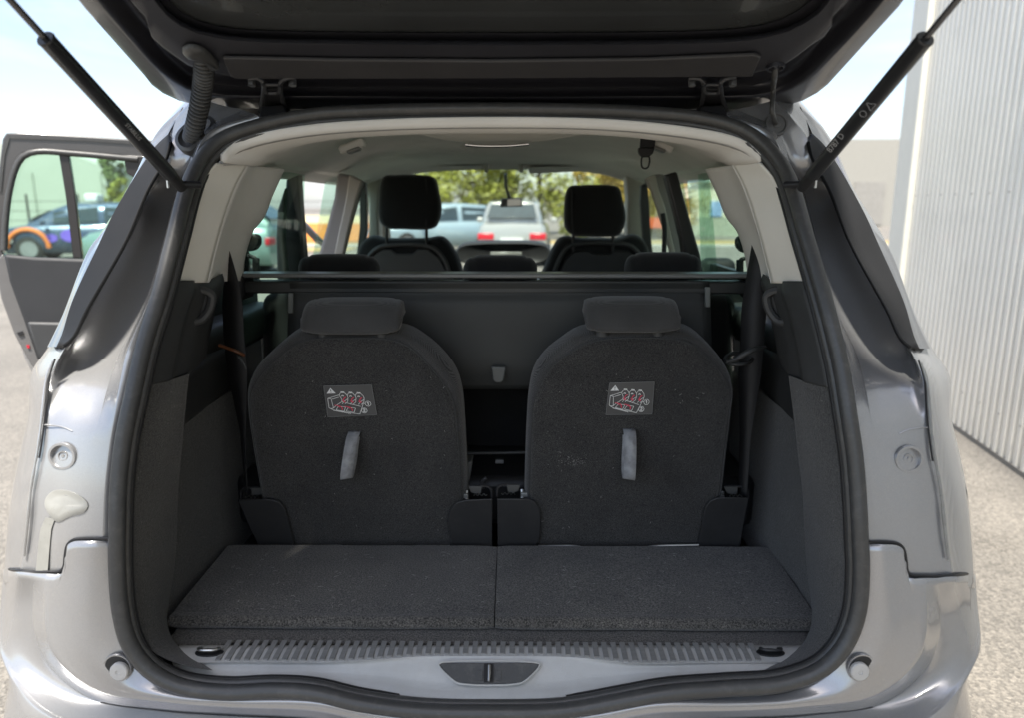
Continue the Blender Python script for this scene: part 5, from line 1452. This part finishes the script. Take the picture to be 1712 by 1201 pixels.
# ---- trees
BARK = mat('bark', (.10, .075, .05), .9, bump=.8, bscale=25)
def leafmat(name, c):
    m = mat(name, c, .6, var=.5, vscale=1.1)
    return m
LEAVES = [leafmat('foliage_yellow_green', (.24, .26, .04)), leafmat('foliage_green', (.12, .17, .05)), leafmat('foliage_autumn', (.32, .24, .05))]
def tree(name, label, x, y, h, rx, lm, base=.25, nleaf=5000, group='trees beyond the car park'):
    t = empty(name, Vector((x, y, 0)), label, 'tree', group)
    parts = []
    path = [Vector((x, y, 0)), Vector((x + .1, y, h * .3)), Vector((x - .05, y + .05, h * .6)), Vector((x, y, h * .85))]
    parts.append(tube_data(catmull(path, 10), [.16 * h / 6 * (1 - .085 * i) for i in range(10)], 8))
    limbs = []
    for i in range(9):
        a_ = random.uniform(0, 6.28); z0 = h * random.uniform(.25, .6)
        e = Vector((x + math.cos(a_) * rx * .75, y + math.sin(a_) * rx * .75, z0 + h * random.uniform(.1, .3)))
        limbs.append(e)
        parts.append(tube_data([Vector((x, y, z0)), Vector((x, y, z0)).lerp(e, .5) + Vector((0, 0, .1)), e], [.05, .035, .012], 6))
    mesh_obj('trunk', *join_data(parts), BARK, t)
    clumps = []
    for i in range(34):
        a_ = random.uniform(0, 6.28); zz = random.uniform(base, 1.0); rr = rx * random.uniform(.2, 1.0) * (1 - ((zz - .55) / .55) ** 2 * .75)
        clumps.append((Vector((x + math.cos(a_) * rr, y + math.sin(a_) * rr, h * zz)), random.uniform(.28, .55) * rx * .6))
    vs, fs = [], []
    for i in range(nleaf):
        c, r = random.choice(clumps)
        v = Vector((random.gauss(0, 1), random.gauss(0, 1), random.gauss(0, .8))); v = v.normalized() * (r * random.random() ** .4)
        p_ = c + v; s_ = random.uniform(.07, .15) * (h / 6) ** .5
        n_ = Vector((random.gauss(0, 1), random.gauss(0, 1), random.gauss(.6, 1))).normalized(); a_ = n_.orthogonal().normalized(); b_ = n_.cross(a_)
        b0 = len(vs)
        vs += [p_ - a_ * s_, p_ - b_ * s_ * .55, p_ + a_ * s_, p_ + b_ * s_ * .55]; fs.append((b0, b0 + 1, b0 + 2, b0 + 3))
    me = bpy.data.meshes.new('crown'); me.from_pydata([tuple(v) for v in vs], [], fs); me.materials.append(lm)
    o = bpy.data.objects.new('crown', me); COL.objects.link(o); adopt(o, t)
    return t
tl = [('tree', 'yellow-green broadleaf tree behind the silver estate car', -1.6, 33, 5.2, 2.4, 0), ('tree', 'tall green tree behind the interior mirror', 1.0, 36, 6.5, 2.7, 0),
      ('tree', 'autumn-tinted tree beyond the right front seat', 4.4, 33, 5.4, 2.5, 2), ('tree', 'dense green tree at the end of the autumn-tinted tree row', 6.3, 35, 6.0, 2.6, 0),
      ('tree', 'green tree beyond the left front headrest', -5.6, 36, 6.2, 2.6, 1), ('tree', 'small green tree at the corner of the grey-green warehouse', PY(192, 300, 34).x, 34, 4.1, .75, 1), ]
for n_, lb, x, y, h, r_, k in tl: tree(n_, lb, x, y, h, r_, LEAVES[k])
tree('tree', 'low yellow-green shrub under the tree at the warehouse corner', PY(196, 320, 31).x, 31, 2.5, .8, LEAVES[0], .05, 3500)
for i, (x, w_) in enumerate(((-3.4, 1.9), (2.6, 2.0), (6.5, 2.0))):
    tree('hedge_shrub', ('bushy shrub between the first two trees behind the silver estate car', 'bushy shrub left of the autumn-tinted tree', 'bushy shrub right of the autumn-tinted tree')[i], x, 31.5, 2.9, w_, LEAVES[0 if i < 2 else 2], .05, 4500, None)

# ---- far buildings
def wall_building(name, label, pts, h, m, roof=None, ridge=0.0):
    b = empty(name, Vector((pts[0][0], pts[0][1], 0)), label, 'building')
    o = prism('wall', [Vector((x, y, 0)) for x, y in pts], (0, 0, h), m, b, smooth=False)
    return b
GRN = mat('grey_green_cladding', (.40, .43, .37), .7, var=.06, vscale=.4)
wh = empty('warehouse', Vector((-40, 44, 0)), 'grey-green warehouse with a sloping gable beyond the open door', 'building')
g0 = PY(-60, 345, 44); g1 = PY(178, 345, 44)
gz = lambda px, py: PY(px, py, 44)
front = [Vector((g0.x - 8, 44, 0)), Vector((gz(182, 345).x, 44, 0)), Vector((gz(182, 345).x, 44, gz(182, 278).z)), Vector((gz(110, 250).x, 44, gz(110, 254).z)), Vector((gz(20, 240).x, 44, gz(20, 238).z)), Vector((g0.x - 8, 44, gz(-60, 262).z))]
prism('wall', front, (0, 20, 0), GRN, wh, smooth=False)
for i in range(12):
    x = g0.x - 6 + i * 2.1
    if x < front[1].x - .2: box('cladding_batten', (x, 43.96, 1.7), (.08, .07, 3.4), mat('batten', (.36, .39, .33), .7), wh)
CREAM = mat('cream_render', (.62, .58, .42), .8, var=.05, vscale=.5)
wb = empty('low_building', Vector((14, 34, 0)), 'long cream building with a blue sign beyond the right quarter window', 'building')
bx0, bx1 = PY(1085, 345, 34).x, PY(1390, 345, 34).x
prism('wall', [Vector((bx0, 34, 0)), Vector((bx1, 34, 0)), Vector((bx1, 42, 0)), Vector((bx0, 42, 0))], (0, 0, 2.5), CREAM, wb, smooth=False)
prism('roof_edge', [Vector((bx0 - .2, 33.85, 2.5)), Vector((bx1, 33.85, 2.5)), Vector((bx1, 42, 2.5)), Vector((bx0 - .2, 42, 2.5))], (0, 0, .12), mat('roof_edge_grey', (.5, .5, .47), .6), wb, smooth=False)
box('plinth', ((bx0 + bx1) / 2, 33.97, .45), (bx1 - bx0 - .1, .08, .9), mat('grey_green_plinth', (.36, .38, .30), .8), wb)
p_ = PY(1198, 345, 33.9)
box('wall_sign', (p_.x, 33.93, p_.z - .1), (.55, .08, .7), mat('blue_sign', (.25, .38, .62), .5), wb)
bg2 = empty('far_shed', Vector((22, 52, 0)), 'pale beige shed far off between the car and the corrugated wall', 'building')
sx0 = PY(1420, 300, 52).x; sx1 = PY(1500, 300, 52).x
prism('wall', [Vector((sx0 - 4, 52, 0)), Vector((sx1 + 12, 52, 0)), Vector((sx1 + 12, 62, 0)), Vector((sx0 - 4, 62, 0))], (0, 0, PY(1460, 232, 52).z), mat('beige_shed', (.30, .29, .26), .8, var=.05), bg2, smooth=False)
box('roll_door', (sx0 + 1.5, 51.95, 1.6), (2.2, .08, 3.0), mat('shed_door', (.26, .25, .23), .7), bg2)
# wooden fence behind the parked cars
fence = empty('post_fence', Vector((-20, 30, 0)), 'dark wire fence in front of the grey-green warehouse', 'fence')
fx0 = PY(-40, 345, 30).x
for i in range(9):
    tube('post', [Vector((fx0 + i * 2.2, 30, 0)), Vector((fx0 + i * 2.2, 30, 1.9))], .05, DKMETAL, fence, 6)
for z_ in (.4, .8, 1.2, 1.6): tube('wire', [Vector((fx0, 30, z_)), Vector((fx0 + 17.6, 30, z_))], .012, DKMETAL, fence, 4)
barrier = empty('barrier', Vector((6, 26, 0)), 'orange and white barrier seen through the right front door', 'barrier')
bp_ = PY(1098, 372, 25)
prism('barrier_board', [Vector((bp_.x - .8, 25, bp_.z - .18)), Vector((bp_.x + .8, 25, bp_.z - .18)), Vector((bp_.x + .8, 25, bp_.z + .18)), Vector((bp_.x - .8, 25, bp_.z + .18))], (0, .05, 0), mat('orange_board', (.75, .13, .04), .5), barrier)
for dx in (-.6, .6): box('leg', (bp_.x + dx, 25.08, (bp_.z) / 2), (.08, .08, bp_.z), mat('barrier_white', (.7, .7, .68), .6), barrier)
pg = PY(580, 395, 27)
hoard = empty('orange_hoarding', Vector((pg.x, 27, 0)), 'low orange and cream hoarding beyond the open left door', 'hoarding')
prism('board', [Vector((pg.x - 3.2, 27, .05)), Vector((pg.x + 1.2, 27, .05)), Vector((pg.x + 1.2, 27, .75)), Vector((pg.x - 3.2, 27, .75))], (0, .06, 0), mat('orange_paint', (.72, .30, .08), .6), hoard)
prism('top_board', [Vector((pg.x - 3.2, 27, .752)), Vector((pg.x + 1.2, 27, .752)), Vector((pg.x + 1.2, 27, 1.05)), Vector((pg.x - 3.2, 27, 1.05))], (0, .06, 0), mat('cream_board', (.75, .66, .45), .6), hoard)
for dx in (-3.0, -1.0, 1.0): box('post', (pg.x + dx, 27.12, .5), (.08, .08, 1.0), BARK, hoard)

# ---- parked cars
CGLASS = mat('car_window_glass', (.03, .045, .05), .08, coat=.5, var=.2)
HEADL = mat('headlamp_lens', (.7, .72, .72), .1, coat=.6)
TAILL = mat('tail_lamp_red', (.55, .015, .03), .2, coat=.5)
def parked_car(name, label, loc, heading, col, prof, plates=True, extra=None, group='cars parked across the yard'):
    """prof: list of (s along length, top of lower body, roof or None); local +x is forward"""
    c0 = empty(name, Vector(loc), label, 'car', group)
    M = Matrix.Translation(Vector(loc)) @ Matrix.Rotation(heading, 4, 'Z')
    T = lambda v: M @ Vector(v)
    pm = car_paint('paint_' + name + str(len(MAT)), col, metal=.4, rough=.35)
    Ls = [p[0] for p in prof]; L0, L1 = min(Ls), max(Ls)
    W = .90
    def wid(s): 
        u = (s - (L0 + L1) / 2) / ((L1 - L0) / 2)
        return W * (1 - .16 * abs(u) ** 4)
    vs = []
    ring = []
    for (s, hb, hr_) in prof:
        w = wid(s)
        half_ = [(0, .20), (w * .85, .20), (w * .97, .30), (w, .50), (w * .985, .70), (w * .93, hb - .05), (w * .84, hb), (0, hb + .03)]
        full_ = half_ + [(-a_, b_) for a_, b_ in half_[-2:0:-1]]
        vs += [T((s, y, z)) for y, z in full_]; nn = len(full_)
    fs = grid_faces(len(prof), nn, True) + [tuple(range(nn)), tuple((len(prof) - 1) * nn + j for j in range(nn))]
    body = mesh_obj('body', vs, fs, pm, c0, angle=45)
    cab = [(s, hb, hr_) for s, hb, hr_ in prof if hr_]
    vs = []
    for (s, hb, hr_) in cab:
        w = wid(s)
        half_ = [(w * .86, hb - .03), (w * .80, hb + (hr_ - hb) * .5), (w * .70, hr_ - .05), (w * .58, hr_), (0, hr_ + .02)]
        full_ = half_ + [(-a_, b_) for a_, b_ in half_[-2::-1]]
        vs += [T((s, y, z)) for y, z in full_]; nn = len(full_)
    fs = grid_faces(len(cab), nn) + [tuple(range(nn)), tuple((len(cab) - 1) * nn + j for j in range(nn))]
    mesh_obj('cabin', vs, fs, pm, c0, angle=45)
    def pane_(pts, nm, lift=.004):
        P = [T(p) for p in pts]; n_ = (P[1] - P[0]).cross(P[2] - P[0]).normalized()
        cc = sum(P, Vector()) / 4 - T((cab[len(cab) // 2][0], 0, 1.0))
        if n_.dot(cc) < 0: n_ = -n_
        return prism(nm, [p + n_ * lift for p in P], n_ * .006, CGLASS, c0, smooth=False)
    def at(s, t, side):
        for (s0, b0, r0), (s1, b1, r1) in zip(cab, cab[1:]):
            if s0 <= s <= s1:
                u = (s - s0) / (s1 - s0); hb, hr_ = b0 + (b1 - b0) * u, r0 + (r1 - r0) * u
                w = wid(s)
                y = w * (.86 - .12 * t if t < .5 else .80 - .20 * (t - .5)) + .012
                return (s, side * (y + .006), hb - .03 + (hr_ - .05 - hb + .03) * t)
        return (s, side * .7, 1.2)
    ss = [cab[1][0] + .05, cab[1][0] + (cab[-2][0] - cab[1][0]) * .47, cab[1][0] + (cab[-2][0] - cab[1][0]) * .53, cab[-2][0] - .05]
    for sd in (-1, 1):
        for a_, b_ in ((ss[0], ss[1]), (ss[2], ss[3])):
            pane_([at(a_, .12, sd), at(b_, .12, sd), at(b_, .92, sd), at(a_, .92, sd)], 'side_window')
    def endp(i, j, f):
        (sa, ba, ra), (sb, bb, rb2) = cab[i], cab[j]
        wa, wb_ = wid(sa) * .74, wid(sb) * .60
        return [(sa + .01 * f, -wa, ra - .02 if ra - ba < .3 else ba + .12), (sa + .01 * f, wa, ra - .02 if ra - ba < .3 else ba + .12), (sb + .02 * f, wb_, rb2 - .06), (sb + .02 * f, -wb_, rb2 - .06)]
    pane_(endp(-1, -2, 1), 'windscreen', .05); pane_(endp(0, 1, -1), 'rear_window', .06)
    for s in (L0 + .72, L1 - .78):
        for sd in (-1, 1):
            pa = [T((s, sd * d_, .32)) for d_ in (.66, .68, .87, .895)]
            wv, wf = tube_data(pa, [.27, .32, .32, .27], 24)
            w = mesh_obj('wheel', wv, wf, TYRE, c0)
            mesh_obj('rim', *tube_data([T((s, sd * .86, .32)), T((s, sd * .902, .32))], [.21, .20], 18), RIM, w)
    hbF, hbR = prof[-1][1], prof[0][1]
    for sd in (-1, 1):
        y = sd * .60
        hv, hf = box_data((0, 0, 0), (.16, .34, .14)); 
        o = mesh_obj('headlamp', [T((L1 - .10 + v.x, y + v.y, hbF - .06 + v.z)) for v in hv], hf, HEADL, c0); bevel(o, .03, 3)
        tv, tf = box_data((0, 0, 0), (.10, .38, .15))
        o = mesh_obj('tail_lamp', [T((L0 + .03 + v.x, sd * .60 + v.y, hbR - .10 + v.z)) for v in tv], tf, TAILL, c0); bevel(o, .02, 2)
        mv, mf = box_data((0, 0, 0), (.10, .18, .13))
        o = mesh_obj('door_mirror', [T((cab[-2][0] + .12 + v.x, sd * 1.0 + v.y, cab[-2][1] + .06 + v.z)) for v in mv], mf, pm, c0); bevel(o, .03, 3)
    pv, pf = box_data((0, 0, 0), (.02, .52, .11))
    mesh_obj('number_plate', [T((L0 - .012 + v.x, v.y, .62 + v.z)) for v in pv], pf, WHITE, c0)
    mesh_obj('number_plate', [T((L1 + .012 + v.x, v.y, .42 + v.z)) for v in pv], pf, WHITE, c0)
    if extra: extra(c0, T)
    return c0
estate = [(-2.25, .80, None), (-2.2, .96, None), (-2.15, .98, 1.10), (-1.88, .98, 1.46), (-.8, .97, 1.53), (.4, .97, 1.50), (.75, .96, 1.36), (1.35, .95, 1.02), (1.9, .86, None), (2.2, .70, None), (2.28, .50, None)]
hatch = [(-2.0, .78, None), (-1.98, .95, None), (-1.95, .98, 1.10), (-1.55, .97, 1.40), (-.6, .95, 1.47), (.35, .94, 1.45), (.75, .93, 1.30), (1.30, .92, 1.0), (1.75, .84, None), (2.0, .70, None), (2.06, .48, None)]
pc = PY(862, 380, 17.5)
parked_car('parked_car', 'pale silver estate car parked ahead, its red tail lamps facing the boot', (pc.x, 18.0, 0), R(88), (.42, .42, .40), estate)
def livery(c0, T):
    ORG = mat('orange_livery', (.80, .22, .05), .4); VIO = mat('violet_livery', (.20, .12, .62), .4); PAL = mat('pale_livery', (.70, .72, .66), .4)
    for sd in (-1, 1):
        for s in (-1.28, 1.28):
            ring_ = [T((s + .46 * math.cos(t), sd * .905, .36 + .46 * math.sin(t))) for t in [math.pi * i / 20 for i in range(21)]]
            mesh_obj('wheel_arch_graphic', *tube_data(ring_, .055, 6), ORG, c0)
        for k, (s, z, r_) in enumerate(((.3, .66, .16), (-.3, .58, .13), (.75, .60, .10), (1.75, .55, .10))):
            vs = [T((s + r_ * math.cos(t) * 1.5, sd * .908, z + r_ * math.sin(t))) for t in [2 * math.pi * i / 20 for i in range(20)]]
            n_ = T((0, sd, 0)) - T((0, 0, 0))
            prism('body_graphic', vs, n_ * .006, PAL if k % 2 else VIO, c0, smooth=False)
    bv, bf = box_data((0, 0, 0), (.30, .62, .20))
    o = mesh_obj('roof_sign', [T((-.1 + v.x, v.y, 1.60 + v.z)) for v in bv], bf, WHITE, c0); bevel(o, .03, 2)
pl = PY(128, 400, 17.5)
parked_car('parked_car', 'dark blue small car with orange wheel arches and a white roof sign', (pl.x, 18.3, 0), R(196), (.03, .06, .12), hatch, extra=livery)
pt = PY(430, 400, 13)
parked_car('parked_car', 'teal hatchback parked beyond the left quarter window', (PY(318, 400, 14.5).x, 14.5, 0), R(178), (.20, .32, .29), hatch)
pb = PY(765, 380, 21)
parked_car('parked_car', 'pale blue car parked left of the silver estate car', (pb.x - .6, 21.5, 0), R(205), (.32, .42, .46), hatch)
